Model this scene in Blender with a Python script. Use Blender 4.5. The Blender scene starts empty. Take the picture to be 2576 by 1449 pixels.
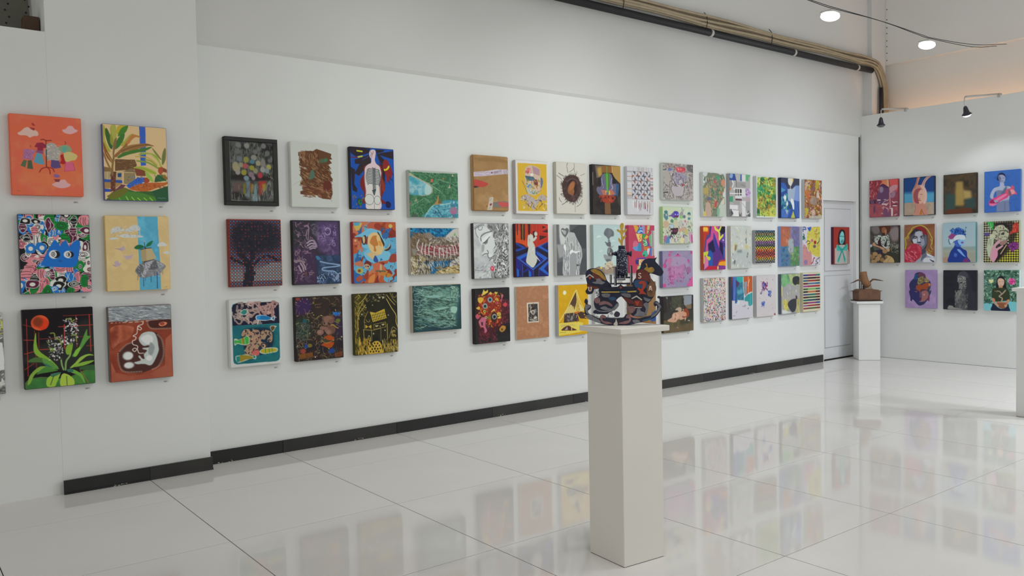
import bpy, bmesh, math
import numpy as np
from mathutils import Vector, Matrix

# ---------------------------------------------------------------- camera, world, lamps, exposure
scene = bpy.context.scene
C = scene.collection
cam_d = bpy.data.cameras.new('camera'); cam_d.sensor_width = 36; cam_d.lens = 28.866
cam_d.clip_start = .05; cam_d.clip_end = 100
cam = bpy.data.objects.new('camera', cam_d); C.objects.link(cam)
_r, _u, _f = Vector((.78933, -.61366, -.01898)), Vector((.03865, .01882, .99908)), Vector((.61273, .78937, -.03883))
cam.matrix_world = Matrix(((_r.x, _u.x, -_f.x, -1.431), (_r.y, _u.y, -_f.y, -5.303), (_r.z, _u.z, -_f.z, 1.4766), (0, 0, 0, 1)))
scene.camera = cam
vs = scene.view_settings
vs.view_transform = 'Standard'; vs.look = 'None'; vs.gamma = 1; vs.use_curve_mapping = False; vs.exposure = 0.0
world = bpy.data.worlds.new('world'); scene.world = world; world.use_nodes = True
world.node_tree.nodes['Background'].inputs[0].default_value = (1.0, .985, .94, 1)
world.node_tree.nodes['Background'].inputs[1].default_value = 0.554
def area(name, loc, aim, sx, sy, power, col):
    d = bpy.data.lights.new(name, 'AREA'); d.shape = 'RECTANGLE'; d.size = sx; d.size_y = sy; d.energy = power; d.color = col
    o = bpy.data.objects.new(name, d); C.objects.link(o); o.location = loc
    o.rotation_euler = (Vector(aim)-Vector(loc)).to_track_quat('-Z', 'Y').to_euler()
    return o
for i, (x, y, p) in enumerate(((1.2, -3, 21.5), (6.8, -5.8, 140), (8.3, -5.2, 140))):  # unseen fill lamps, added over the hall to balance wall and partition brightness
    L = area('added_hall_fill', (x, y, 3.75), (x, y, 0), .6, .6, p, (.965, .995, .97) if x < 4 else (.90, .955, 1.0)); L.data.spread = math.radians(160)

# ---------------------------------------------------------------- painted pictures
# every picture is drawn by numpy from a short list of brush strokes (x 0..250 across
# the canvas, y downwards in the same unit) and stored as colours on its own fine mesh
def hx(s):
    return np.array([int(s[i:i+2], 16)/255. for i in (0, 2, 4)])
def spline(P, closed):
    P = np.asarray(P, float); n = len(P)
    if n < 3: return P
    Q = np.vstack([P[-1], P, P[0], P[1]]) if closed else np.vstack([2*P[0]-P[1], P, 2*P[-1]-P[-2]])
    t = np.linspace(0, 1, 6, endpoint=False)[:, None]; out = []
    for i in range(1, len(Q)-2):
        a, b, c, d = Q[i-1], Q[i], Q[i+1], Q[i+2]
        out.append(.5*(2*b+(c-a)*t+(2*a-5*b+4*c-d)*t*t+(3*b-a-3*c+d)*t**3))
    if not closed: out.append(P[-1:])
    return np.vstack(out)
def vnoise(h, w, fy, fx, rng):
    g = rng.rand(int(fy)+3, int(fx)+3)
    y = np.linspace(0, fy, h); x = np.linspace(0, fx, w)
    yi = y.astype(int); xi = x.astype(int); ty = (y-yi)[:, None]; tx = (x-xi)[None]
    ty = ty*ty*(3-2*ty); tx = tx*tx*(3-2*tx)
    r0 = g[np.ix_(yi, xi)]*(1-tx)+g[np.ix_(yi, xi+1)]*tx
    r1 = g[np.ix_(yi+1, xi)]*(1-tx)+g[np.ix_(yi+1, xi+1)]*tx
    return r0*(1-ty)+r1*ty
FONT = {'F': '0,10 0,0 6,0;0,5 5,5', 'R': '0,10 0,0 6,1 6,4 0,5 6,10', 'A': '0,10 3,0 6,10;1,6 5,6', 'G': '6,1 1,0 0,5 1,10 6,9 6,5 3,5',
        'I': '3,0 3,10', 'L': '0,0 0,10 6,10', 'E': '6,0 0,0 0,10 6,10;0,5 5,5', 'X': '0,0 6,10;6,0 0,10'}
class Art:
    S = 2
    def __init__(s, H, res):
        s.H = H; s.k = res*s.S/250.; s.w = int(res*s.S); s.h = int(round(H*s.k))
        s.im = np.zeros((s.h, s.w, 3), np.float32)
    def box(s, x0, y0, x1, y1):
        k = s.k
        return max(0, int(y0*k)-1), min(s.h, int(y1*k)+3), max(0, int(x0*k)-1), min(s.w, int(x1*k)+3)
    def grid(s, b):
        return (np.arange(b[0], b[1])[:, None]+.5)/s.k, (np.arange(b[2], b[3])[None]+.5)/s.k
    def put(s, b, m, c, a=1.):
        if b[1] <= b[0] or b[3] <= b[2]: return
        v = s.im[b[0]:b[1], b[2]:b[3]]; m = (m*a)[..., None]
        v += (c-v)*m
    def polymask(s, P, soft=0):
        P = np.asarray(P, float); x0, y0 = P.min(0)-soft*2; x1, y1 = P.max(0)+soft*2
        b = s.box(x0, y0, x1, y1)
        if b[1] <= b[0] or b[3] <= b[2]: return b, np.zeros((0, 0))
        Y, X = s.grid(b); m = np.zeros((b[1]-b[0], b[3]-b[2]), bool)
        Q = np.roll(P, -1, 0)
        for (ax, ay), (bx, by) in zip(P, Q):
            if ay == by: continue
            r = ((ay <= Y) != (by <= Y))
            m ^= r & (X < ax+(Y-ay)*(bx-ax)/(by-ay))
        m = m.astype(np.float32)
        if soft:
            n = max(1, int(soft*s.k*.6))
            for _ in range(2):
                for ax in (0, 1):
                    pad = [(0, 0), (0, 0)]; pad[ax] = (n+1, n)
                    c = np.cumsum(np.pad(m, pad, 'edge'), axis=ax)
                    m = (np.take(c, range(2*n+1, c.shape[ax]), ax)-np.take(c, range(0, c.shape[ax]-2*n-1), ax))/(2*n+1)
        return b, m
    def line(s, P, w, c, a=1.):
        P = np.asarray(P, float); r = max(w/2., .5/s.k)
        for p, q in zip(P[:-1], P[1:]):
            b = s.box(min(p[0], q[0])-r, min(p[1], q[1])-r, max(p[0], q[0])+r, max(p[1], q[1])+r)
            if b[1] <= b[0] or b[3] <= b[2]: continue
            Y, X = s.grid(b); d = q-p; L = d@d+1e-9
            t = np.clip(((X-p[0])*d[0]+(Y-p[1])*d[1])/L, 0, 1)
            e = np.hypot(X-p[0]-t*d[0], Y-p[1]-t*d[1])
            s.put(b, np.clip((r-e)*s.k+.5, 0, 1), c, a)
    def ell(s, cx, cy, rx, ry, c, a=1., soft=0):
        b = s.box(cx-rx-soft, cy-ry-soft, cx+rx+soft, cy+ry+soft)
        if b[1] <= b[0] or b[3] <= b[2]: return
        Y, X = s.grid(b); e = np.hypot((X-cx)/rx, (Y-cy)/ry); m = min(rx, ry)
        f = max(soft, .5/s.k)
        t = np.clip(((1-e)*m+f)/(2*f), 0, 1); s.put(b, t*t*(3-2*t), c, a)
    def noise(s, sc, seed, oct=4):
        rng = np.random.RandomState(seed); f = 2/sc; n = 0; amp = 1.
        for o in range(oct):
            n = n+amp*vnoise(s.h, s.w, f*s.H/250, f, rng); amp *= .55; f *= 2.1
        lo, hi = np.percentile(n, [3, 97]); return np.clip((n-lo)/(hi-lo), 0, 1)
    def ramp(s, n, cols):
        k = len(cols); x = n*(k-1); i = np.clip(x.astype(int), 0, k-2); t = (x-i)[..., None]
        C = np.array(cols, np.float32); return C[i]*(1-t)+C[i+1]*t
    def region(s, P, soft=0):
        if len(P) < 3: return np.ones((s.h, s.w), np.float32)
        M = np.zeros((s.h, s.w), np.float32); b, m = s.polymask(P, soft)
        if m.size: M[b[0]:b[1], b[2]:b[3]] = m
        return M
    def mix(s, M, C, a=1.):
        M = (M*a)[..., None]; s.im += (C-s.im)*M
    def doodle(s, pal, seed):
        rng = np.random.RandomState(seed); c = [hx(x) for x in pal]; s.im[:] = c[2]
        for q in range(230):
            x, y = rng.rand()*250, rng.rand()*s.H; a, b = rng.uniform(11, 24), rng.uniform(11, 26)
            th = np.linspace(0, 6.28, 9)[:-1]+rng.rand(); i = q % 6 if q < 60 else rng.randint(6); col = c[i]
            r = 1+.25*rng.randn(8)*.7; P = spline(np.c_[x+a*r*np.cos(th), y+b*r*np.sin(th)], True)
            b0, m = s.polymask(P)
            if m.size: s.put(b0, m, col)
            ink = c[3] if i in (2, 4, 5) else hx('26141c')
            if i in (2, 4): s.line(np.vstack([P, P[:1]]), 1.6, ink)
            k = rng.randint(4)
            if k == 0:
                for f in (.62, .34): s.line(np.vstack([(P-[x, y])*f+[x, y], (P[:1]-[x, y])*f+[x, y]]), 1.7, ink)
            elif k == 1:
                for f in (-.45, 0., .45): s.line(spline([(x-a*.8, y+f*b), (x, y+f*b+3*rng.randn()), (x+a*.8, y+f*b)], False), 1.6, ink)
            elif k == 2:
                for f in (-.45, 0., .45): s.line(spline([(x+f*a, y-b*.7), (x+f*a+3*rng.randn(), y), (x+f*a, y+b*.7)], False), 1.6, ink)
            else:
                s.ell(x, y, a*.42, b*.42, c[3] if i != 3 else c[0]); s.ell(x, y, a*.34, b*.34, ink); s.ell(x, y, a*.2, b*.2, c[3]); s.ell(x, y, a*.1, b*.13, ink)
    def weave(s):
        n = 33; cs = 250/n; rng = np.random.RandomState(4); tree = Art(s.H, s.w/s.S)
        W = hx('ffffff')
        for e in ((120, 75, 105, 62), (70, 110, 60, 55), (185, 105, 62, 50), (130, 40, 90, 34), (60, 60, 42, 40), (205, 70, 40, 45), (120, 130, 45, 36)): tree.ell(*e, W, .8, 14)
        for P, w in (([(88, 315), (92, 230), (70, 180), (40, 140)], 26), ([(92, 240), (105, 190), (120, 140)], 22), ([(98, 240), (140, 190), (180, 170), (235, 195)], 9),
                     ([(80, 215), (40, 195), (5, 180)], 10), ([(170, 195), (190, 215)], 6), ([(80, 315), (96, 250)], 46)): tree.line(spline(P, False), w, W)
        for j in range(int(s.H/cs)+1):
            for i in range(n):
                x, y = (i+.5)*cs, (j+.5)*cs; yy = min(s.h-1, int(y*s.k)); xx = min(s.w-1, int(x*s.k)); t = tree.im[yy, xx, 0]
                lit = np.clip((y-190)/60, 0, 1)*(1 if x > 105 or x < 60 else .4)
                if x > 110 and y > 205+max(0, 200-x)*.45 and y < 290: lit = 1
                if y > 285: lit *= .2
                red = hx('8c3c36')*(1-lit)+hx('a8786c')*lit; blu = hx('46648c')*(1-lit)+hx('8898a4')*lit; gry = hx('503c50')*(1-lit)+hx('84848c')*lit
                c = red if i % 2 == 0 and j % 2 == 0 else blu if i % 2 and j % 2 else gry*(.75 if (i+j) % 2 else 1)
                dk = hx('5c2c34') if (i % 2 == 0 and j % 2 == 0 and rng.rand() < .35) else hx('1a1a24')*(1+.5*rng.rand())
                c = c*(1-t)+dk*t; b = s.box(x-cs/2, y-cs/2, x+cs/2-1.4, y+cs/2-1.4)
                s.im[b[0]:b[1], b[2]:b[3]] = c*.62
                s.ell(x-.6, y-.8, cs*.42, cs*.4, c*1.08)
        s.im[:3] = hx('8a382c'); s.im[:, :2] = hx('8a382c')
    def quilt(s):
        rng = np.random.RandomState(2); s.im[:] = hx('b4b4b8'); g0, g1 = hx('5a565a'), hx('8a5a44')
        for i in range(26):
            x = 45+rng.rand()*200; s.line([(x, 2), (x, 26)], rng.uniform(1, 3), hx(['6c6864', 'c8c4c4', '9c7c74'][i % 3]))
            x = 46+rng.rand()*190; y = 215+rng.rand()*40
            s.line([(x, y), (x, y+rng.uniform(20, 60))], rng.uniform(2, 6), hx(['5c5458', '8c5c48', 'd0cccc', '7c3c54', 'a08c7c'][i % 5]))
            y = 30+rng.rand()*180; s.line([(2, y), (42, y)], rng.uniform(1, 4), hx(['5c5854', 'c89c78', 'd0cccc', '88807c'][i % 4]))
            y = 40+rng.rand()*180; s.line([(222, y), (248, y)], rng.uniform(1, 4), hx(['5c4448', 'a84c40', 'd0cccc', '68642c'][i % 4]))
        for j in range(3):
            for i in range(3):
                x, y = 46+i*58, 30+j*60; cx, cy = x+28, y+29
                b, m = s.polymask([(x, y), (x+57, y), (x+57, y+59), (x, y+59)]); s.put(b, m, hx('aeaeb6'))
                for q in range(4):
                    c = g1 if rng.rand() < .35 else g0; R = np.array([[1, 0], [0, 1]]) if q == 0 else np.array([[0, -1], [1, 0]]) if q == 1 else np.array([[-1, 0], [0, -1]]) if q == 2 else np.array([[0, 1], [-1, 0]])
                    P = np.array([(-24, -29), (3, -29), (5, -20), (2, -4), (-4, -14), (-14, -24)]) @ R.T + [cx, cy]
                    b, m = s.polymask(P); s.put(b, m, c)
                s.line([(x, y), (x+57, y), (x+57, y+59), (x, y+59), (x, y)], 1.6, g0)
    def zigzag(s):
        Y, X = s.grid((0, s.h, 0, s.w)); v = Y/s.H; u = X/250
        cols = [hx(c) for c in '24507c 2c4c54 8c6434 3c6c44 b0b834 a8b03c 7c3c8c 5c4c64 4c4854 b0a834 c06418 a02c18 701420 8c2018 b86018 8c8424 5c5c6c 2c2c34'.split()]
        n = np.clip(v+0*u, 0, .999); C = s.ramp(n, cols)
        tri = np.abs(((v*2.05+.23) % 1)-.5)*2
        ph = (u*5.2+np.where((u*2.6) % 1 < .5, 1, -1)*0+2.6*tri*np.sign(np.sin(u*16.5))*.5) % .5*2
        f = np.clip((np.sin(ph*6.283*1.0)+.12)*3, 0, 1)[..., None]
        s.im[:] = C*f*1.15+hx('101018')*(1-f); wl = np.clip(1-np.abs(np.sin(ph*3.14159)-.98)*26, 0, 1)[..., None]*(np.abs(v-.5) > .06)[..., None]
        s.im += (hx('d0d0b4')-s.im)*wl*.8
    def bars(s):
        s.im[:] = hx('bcb69c'); L = '243c7c 7c2c5c 1c6464|3c345c 1c1a1c 5c2430|1c5470 8c2c24 4c3020|5c1c24 4c6490 1c5474|7c4484 8c2448 94242c|2c4c2c 6c9c54 1c6454|1c1c20 b06438 4c1c1c|443c74 1c6054 6c2c3c|3c1c1c 2c4c34 3c2020|0c5c4c 1c3c54 241c20|5c2c24 84386c 243c7c|744c84 8c2430 5c2420|7c2430 3c4c34 6c2428'
        for j, r in enumerate(L.split('|')):
            c = [hx(x) for x in r.split()]; y0 = 14+j*22.3; b = (int(y0*s.k), int((y0+13)*s.k), int(5*s.k), int(244*s.k))
            Y, X = s.grid(b); t = np.clip(X/250*2.2-.1, 0, 2)+0*Y
            s.im[b[0]:b[1], b[2]:b[3]] = s.ramp(np.clip(np.round(t)/2*.75+t/2*.25, 0, 1), c)
    def checker(s):
        Y, X = s.grid((0, s.h, 0, s.w)); a = (X+Y*.95)/17; b = (X-Y*.95)/17
        m = ((np.floor(a)+np.floor(b)) % 2)[..., None]; q = np.clip((X-110)/140+(Y-150)/160, 0, 1)[..., None]
        lite = hx('a8a48c')*(1-q)+hx('b4b03c')*q; s.im[:] = m*lite+(1-m)*hx('1e1c18')
        d = s.region([(70, 10), (200, 0), (245, 60), (200, 200), (160, 250), (90, 312), (60, 250), (60, 60)], 10); s.mix(d, hx('221c1c'), .75)
    def standin(s):
        s.im[:] = s.ramp(s.noise(.6, 3), [hx(x) for x in ('2c2820', '4a3a2a', '34322c')])
        for c, P, so in (('9c8448', [(95, 60), (150, 60), (160, 250), (88, 250)], 14), ('2c4848', [(20, 150), (88, 160), (90, 280), (15, 285)], 10), ('2c4444', [(165, 200), (240, 190), (240, 280), (165, 275)], 10),
                         ('5c3020', [(30, 276), (215, 270), (220, 312), (20, 312)], 4), ('a89058', [(150, 130), (210, 140), (215, 195), (155, 200)], 14)):
            b, m = s.polymask(P, so); s.put(b, m, hx(c), .85)
    def ribs(s, c):
        for i in range(11):
            y = 108+i*7.6; w = 30+10*np.sin(i/10*3.14)
            s.line(spline([(128, y), (105, y-2-i*.2), (128-w-4, y+4)], False), 3.2, c); s.line(spline([(136, y), (160, y+2), (136+w-6, y+10)], False), 3.2, c)
        for i in range(16): s.line([(124, 100+i*7.5), (132, 106+i*7.5), (140, 102+i*7.5)], 4, c)
        b, m = s.polymask([(118, 215), (142, 210), (134, 240), (128, 242)]); s.put(b, m, c, .8)
def paint(spec, H, res):
    A = Art(H, res)
    for ln in spec.strip().split('\n'):
        k = ln.split(); op = k[0]; al = 1.; so = 0.
        if '~' in op: op, x = op.split('~'); x = x.split('@'); so = float(x[0]); al = float(x[1])/100 if len(x) > 1 else al
        if '@' in op: op, x = op.split('@'); al = float(x)/100
        pts = lambda a: [tuple(map(float, p.split(','))) for p in a]
        if op == 'bg': A.im[:] = hx(k[1])
        elif op in 'ps':
            P = pts(k[2:]); b, m = A.polymask(spline(P, True) if op == 's' else P, so)
            if m.size: A.put(b, m, hx(k[1]), al)
        elif op in 'lc': P = pts(k[3:]); A.line(spline(P, False) if op == 'c' else P, float(k[2]), hx(k[1]), al)
        elif op == 'e': (x, y), (a, b) = pts(k[2:4]); A.ell(x, y, a, b, hx(k[1]), al, so)
        elif op == 'mot': A.mix(A.region(pts(k[4:]), so), A.ramp(A.noise(float(k[2]), int(k[3])), [hx(c) for c in k[1].split(',')]), al)
        elif op in ('gv', 'gh'):
            Y, X = A.grid((0, A.h, 0, A.w)); t = (Y/H+0*X) if op == 'gv' else (X/250+0*Y); A.mix(A.region(pts(k[3:])), A.ramp(np.clip(t, 0, 1), [hx(k[1]), hx(k[2])]), al)
        elif op in ('dab', 'squ', 'dots', 'tri'):
            C = [hx(c) for c in k[1].split(',')]; (x0, y0), (x1, y1) = pts(k[-2:])
            if op == 'tri':
                for j in range(4):
                    for i in range(10):
                        x = x0+(x1-x0)*(i+.5+.3*j)/10.6; y = y0+(y1-y0)*(j+1-.035*i*4)/4.6+8; b, m = A.polymask([(x-3, y+7), (x+3, y+8), (x, y-5)]); A.put(b, m, C[0])
                continue
            rng = np.random.RandomState(int(k[-3])); n = int(k[2])
            for q in range(n):
                c = C[rng.randint(len(C))]*(.9+.2*rng.rand()); x = rng.uniform(x0, x1); y = rng.uniform(y0, y1)
                if op == 'dots': A.ell(x, y, float(k[3])*rng.uniform(.6, 1.2), float(k[3])*rng.uniform(.6, 1.2), c)
                elif op == 'dab':
                    L = float(k[3])*rng.uniform(.35, .75); a = np.radians(float(k[5]))+float(k[6])*rng.uniform(-1, 1); d = np.array([np.cos(a), -np.sin(a)])*L*.5
                    nn = np.array([d[1], -d[0]])*rng.uniform(-.25, .25); p = np.array([x, y]); A.line(spline([p-d, p+nn, p+d], False)[::2], float(k[4])*rng.uniform(.5, 1.1), c)
                else:
                    L = float(k[3]); a = rng.rand()*6.28; P = [(x, y)]
                    for _ in range(4): a += rng.uniform(-1.3, 1.3); x += np.cos(a)*L*.25; y += np.sin(a)*L*.25; P.append((np.clip(x, x0-4, x1+4), np.clip(y, y0-4, y1+4)))
                    A.line(spline(P, False)[::2], float(k[4])*rng.uniform(.5, 1.1), c)
        elif op == 'vor':
            rng = np.random.RandomState(int(k[3])); n = int(k[2]); C = np.array([hx(c) for c in k[1].split(',')]); Y, X = A.grid((0, A.h, 0, A.w))
            P = np.c_[rng.rand(n)*250, rng.rand(n)*H]; w1 = (A.noise(.25, 1)-.5)*30; w2 = (A.noise(.25, 2)-.5)*30; best = np.full((A.h, A.w), 1e9); idx = np.zeros((A.h, A.w), int)
            for i, (x, y) in enumerate(P):
                d = (X-x+w1)**2+(Y-y+w2)**2; m = d < best; best[m] = d[m]; idx[m] = i
            A.mix(A.region(pts(k[4:])), C[rng.randint(len(C), size=n)][idx], al)
        elif op == 'stitch':
            P = spline(pts(k[4:]), False); d = np.r_[0, np.cumsum(np.hypot(*np.diff(P, axis=0).T))]
            for t in np.arange(2, d[-1], 4.5):
                i = np.searchsorted(d, t)-1; e = P[i+1]-P[i]; e = e/np.hypot(*e); p = P[i]+e*(t-d[i]); nn = np.array([-e[1], e[0]])*3.; A.line([p-nn, p+nn], float(k[2])*.8, hx(k[1]))
        elif op == 'burst':
            (x, y), (a, b) = pts(k[3:5]); rng = np.random.RandomState(int(k[6]))
            for i in range(int(k[5])):
                t = rng.rand()*6.283; f = rng.uniform(1.0, 1.22); j = t+rng.uniform(-.12, .12); A.line(spline([(x+a*.9*np.cos(t), y+b*.9*np.sin(t)), (x+a*1.04*np.cos(j), y+b*1.04*np.sin(j)), (x+a*f*np.cos(j+.03), y+b*f*np.sin(j+.03))], False), float(k[2])*rng.uniform(.4, 1), hx(k[1]))
        elif op == 't':
            P = pts(k[3:5]); n = len(k[2]); d = (np.array(P[1])-P[0])/n; hgt = np.hypot(*d)*1.15; up = np.array([-d[1], d[0]])/np.hypot(*d)*hgt/10
            for i, ch in enumerate(k[2]):
                for st in FONT[ch].split(';'): A.line([np.array(P[0])+d*(i+.1+x*.115)+up*(y-6) for x, y in pts(st.split())], 1.6, hx(k[1]))
        elif op == 'doodle': A.doodle(k[1].split(','), int(k[2]))
        elif op == 'ribs': A.ribs(hx(k[1]))
        else: getattr(A, op)()
    h, w = A.h//2*2, A.w//2*2
    return A.im[:h, :w].reshape(h//2, 2, w//2, 2, 3).mean((1, 3))

# ---------------------------------------------------------------- helpers
def tag(o, label, cat, group=None):
    o['label'] = label; o['category'] = cat
    if group: o['group'] = group
    return o
def obj(name, me, mat=None, parent=None, loc=None):
    if isinstance(me, bmesh.types.BMesh):
        b = me; me = bpy.data.meshes.new(name); b.normal_update(); b.to_mesh(me); b.free()
    if mat is not None and not me.materials: me.materials.append(mat)
    o = bpy.data.objects.new(name, me); C.objects.link(o)
    if parent is not None: o.parent = parent
    if loc is not None: o.location = loc
    return o
def empty(name, loc, rz=0):
    o = bpy.data.objects.new(name, None); C.objects.link(o); o.location = loc; o.rotation_euler = (0, 0, rz); o.empty_display_size = .1
    return o
def bx(b, x0, x1, y0, y1, z0, z1):
    v = [b.verts.new(p) for p in ((x0, y0, z0), (x1, y0, z0), (x1, y1, z0), (x0, y1, z0), (x0, y0, z1), (x1, y0, z1), (x1, y1, z1), (x0, y1, z1))]
    return [b.faces.new([v[i] for i in f]) for f in ((0, 3, 2, 1), (4, 5, 6, 7), (0, 1, 5, 4), (1, 2, 6, 5), (2, 3, 7, 6), (3, 0, 4, 7))]
def box(x0, x1, y0, y1, z0, z1, bev=0, seg=1):
    b = bmesh.new(); bx(b, x0, x1, y0, y1, z0, z1)
    if bev: bmesh.ops.bevel(b, geom=b.edges[:], offset=bev, segments=seg, affect='EDGES', profile=.5)
    return b
def struct(name, bm, mat, parent=None):
    o = obj(name, bm, mat, parent)
    if parent is None: o['kind'] = 'structure'
    return o
def prism(P, y0, y1, bev=0):
    """outline P (x, z) given thickness from y0 (front) to y1"""
    b = bmesh.new(); f = [b.verts.new((x, y0, z)) for x, z in P]; k = [b.verts.new((x, y1, z)) for x, z in P]; n = len(P)
    b.faces.new(f); b.faces.new(k[::-1])
    for i in range(n): b.faces.new((f[i], k[i], k[(i+1) % n], f[(i+1) % n]))
    bmesh.ops.recalc_face_normals(b, faces=b.faces[:]); bmesh.ops.triangulate(b, faces=[q for q in b.faces if len(q.verts) > 4])
    return b
def tube(b, P, r, n=10, cap=True):
    P = [Vector(p) for p in P]; R = r if isinstance(r, (list, tuple)) else [r]*len(P); prev = None; rings = []
    for i, p in enumerate(P):
        d = (P[min(i+1, len(P)-1)]-P[max(i-1, 0)]).normalized()
        if prev is None: a = d.orthogonal().normalized()
        else: a = (prev-d*prev.dot(d)).normalized()
        prev = a; c = d.cross(a)
        rings.append([b.verts.new(p+(a*math.cos(t*2*math.pi/n)+c*math.sin(t*2*math.pi/n))*R[i]) for t in range(n)])
    for q, s in zip(rings[:-1], rings[1:]):
        for t in range(n):
            f = b.faces.new((q[t], q[(t+1) % n], s[(t+1) % n], s[t])); f.smooth = True
    if cap: b.faces.new(rings[0][::-1]); b.faces.new(rings[-1])
    return b
def lathe(b, prof, n=20, c=(0, 0, 0)):
    rings = [[b.verts.new((c[0]+r*math.cos(t*2*math.pi/n), c[1]+r*math.sin(t*2*math.pi/n), c[2]+z)) for t in range(n)] for r, z in prof]
    for q, s in zip(rings[:-1], rings[1:]):
        for t in range(n):
            f = b.faces.new((q[t], q[(t+1) % n], s[(t+1) % n], s[t])); f.smooth = True
    b.faces.new(rings[0][::-1]); b.faces.new(rings[-1])
    return b
def s2l(c):
    c = np.asarray(c, float); return np.where(c <= .04045, c/12.92, ((c+.055)/1.055)**2.4)
MATS = {}
def mat(name, col, rough=.6, noise=0, nscale=8, spec=.5, emit=None, bump=0, bscale=60, metal=0):
    if name in MATS: return MATS[name]
    m = bpy.data.materials.new(name); m.use_nodes = True; nt = m.node_tree; p = nt.nodes['Principled BSDF']
    lin = tuple(s2l(hx(col))) if isinstance(col, str) else tuple(col)
    p.inputs['Base Color'].default_value = lin+(1,); p.inputs['Roughness'].default_value = rough
    p.inputs['Specular IOR Level'].default_value = spec; p.inputs['Metallic'].default_value = metal
    if noise or bump:
        tc = nt.nodes.new('ShaderNodeTexCoord')
    if noise:
        n = nt.nodes.new('ShaderNodeTexNoise'); n.inputs['Scale'].default_value = nscale; n.inputs['Detail'].default_value = 5
        nt.links.new(tc.outputs['Object'], n.inputs['Vector'])
        r = nt.nodes.new('ShaderNodeValToRGB'); r.color_ramp.elements[0].position = .3; r.color_ramp.elements[1].position = .7
        r.color_ramp.elements[0].color = tuple(max(0, c*(1-noise)) for c in lin)+(1,); r.color_ramp.elements[1].color = tuple(min(1, c*(1+noise)) for c in lin)+(1,)
        nt.links.new(n.outputs['Fac'], r.inputs['Fac']); nt.links.new(r.outputs['Color'], p.inputs['Base Color'])
    if bump:
        n2 = nt.nodes.new('ShaderNodeTexNoise'); n2.inputs['Scale'].default_value = bscale; n2.inputs['Detail'].default_value = 4
        nt.links.new(tc.outputs['Object'], n2.inputs['Vector']); bp = nt.nodes.new('ShaderNodeBump'); bp.inputs['Strength'].default_value = bump; bp.inputs['Distance'].default_value = .004
        nt.links.new(n2.outputs['Fac'], bp.inputs['Height']); nt.links.new(bp.outputs['Normal'], p.inputs['Normal'])
    if emit:
        p.inputs['Emission Color'].default_value = emit[0]+(1,); p.inputs['Emission Strength'].default_value = emit[1]
    MATS[name] = m; return m

WALL = mat('white_wall_paint', (.79, .805, .79), .65, .012, 1.3, .25, bump=.06, bscale=9)
WALL2 = mat('grey_white_paint', (.70, .70, .69), .7, .02, 1.1, .2, bump=.06, bscale=7)
DOOR = mat('pale_grey_door_paint', (.70, .71, .73), .5, .01, 2)
PED = mat('pedestal_paint', (.80, .775, .72), .5, .012, 3, .3)
PEDW = mat('white_pedestal_paint', (.80, .80, .79), .5, .012, 3, .3)
BLACKT = mat('black_skirting_tile', (.012, .012, .013), .35, .25, 5)
BLACKT2 = mat('charcoal_skirting_tile', (.024, .023, .021), .4, .25, 5)
GROUT = mat('dark_tile_joint', (.05, .045, .04), .8)
TILE = mat('polished_cream_tile', (.715, .69, .665), .05, .02, 1.7, .33)
DARK = mat('dark_gap', (.01, .01, .01), .8)
CAB = mat('tan_cable_sheath', 'a8987e', .5, .08, 12)
PIPE = mat('black_conduit', '1c1d22', .4, .1, 10)
CLIP = mat('white_saddle_clip', 'c8c4bc', .5)
LAMPW = mat('lamp_white_metal', 'b8b8b4', .4)
LAMPK = mat('lamp_dark_metal', '24242c', .4)
GLOW = mat('lamp_glow', (1, 1, 1), .5, emit=((.93, .97, 1.0), 5))
GLOW2 = mat('spot_bulb_glow', (1, 1, 1), .5, emit=((.95, .98, 1.0), 12))
WARM = mat('warm_strip_glow', (1, .8, .6), .5, emit=((1.0, .56, .32), 9))

# ---------------------------------------------------------------- the room
YW, YL, XR = .755, .635, 9.42
fl = struct('floor', box(-4, 9.9, -8, .9, -.08, -.004), GROUT)
meshes = {}
for i in range(-4, 10):
    for j in range(-8, 1):
        w = 1 if i < 9 else XR-9; d = 1 if j < 0 else YW
        if (w, d) not in meshes:
            o = obj('tile', box(.0025, w-.0025, .0018, d-.0018, -.004, 0), TILE, fl); bpy.context.view_layer.update(); meshes[(w, d)] = o.data
        else: o = obj('tile', meshes[(w, d)], None, fl)
        o.location = (i, j, 0)
w = bmesh.new(); bx(w, .40, 8.50, YW, .9, 0, 3.035); bx(w, 8.50, 9.31, YW, .9, 2.14, 3.035); bx(w, 9.31, 9.9, YW, .9, 0, 3.035)
wb = struct('wall_back', w, WALL)
b = bmesh.new()
pr = [(YW, 3.035), (.733, 3.064), (.733, 3.945), (.9, 3.945), (.9, 3.035)]
v0 = [b.verts.new((.40, y, z)) for y, z in pr]; v1 = [b.verts.new((9.9, y, z)) for y, z in pr]
b.faces.new(v0); b.faces.new(v1[::-1])
for i in range(5): b.faces.new((v0[i], v0[(i+1) % 5], v1[(i+1) % 5], v1[i]))
bmesh.ops.recalc_face_normals(b, faces=b.faces[:])
struct('wall_back_upper', b, WALL2)
struct('wall_back_beam', box(.40, 9.47, .665, .9, 3.945, 5.3), WALL2)
struct('trim_1', box(9.385, 9.398, YW-.008, YW, .02, 3.03), DARK)  # dark strip standing in for the shade of the wall-partition gap
struct('wall_corner_column', box(9.46, 9.82, .60, YW, 0, 5.3, .004), WALL2)
struct('wall_left', box(-.52, .42, YL, 1.5, 0, 5.3, .003), WALL)
struct('wall_left_panel', box(-4, -.519, YL+.0015, .72, 0, 2.95), WALL)
struct('wall_right', box(XR, 9.5, -7.9, YW-.012, 0, 3.315, .003), WALL)
struct('wall_right_bulkhead', box(9.82, 9.9, -8, .60, 4.04, 5.3), mat('grey_bulkhead_paint', (.80, .81, .79), .7, .02, 1))
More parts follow.
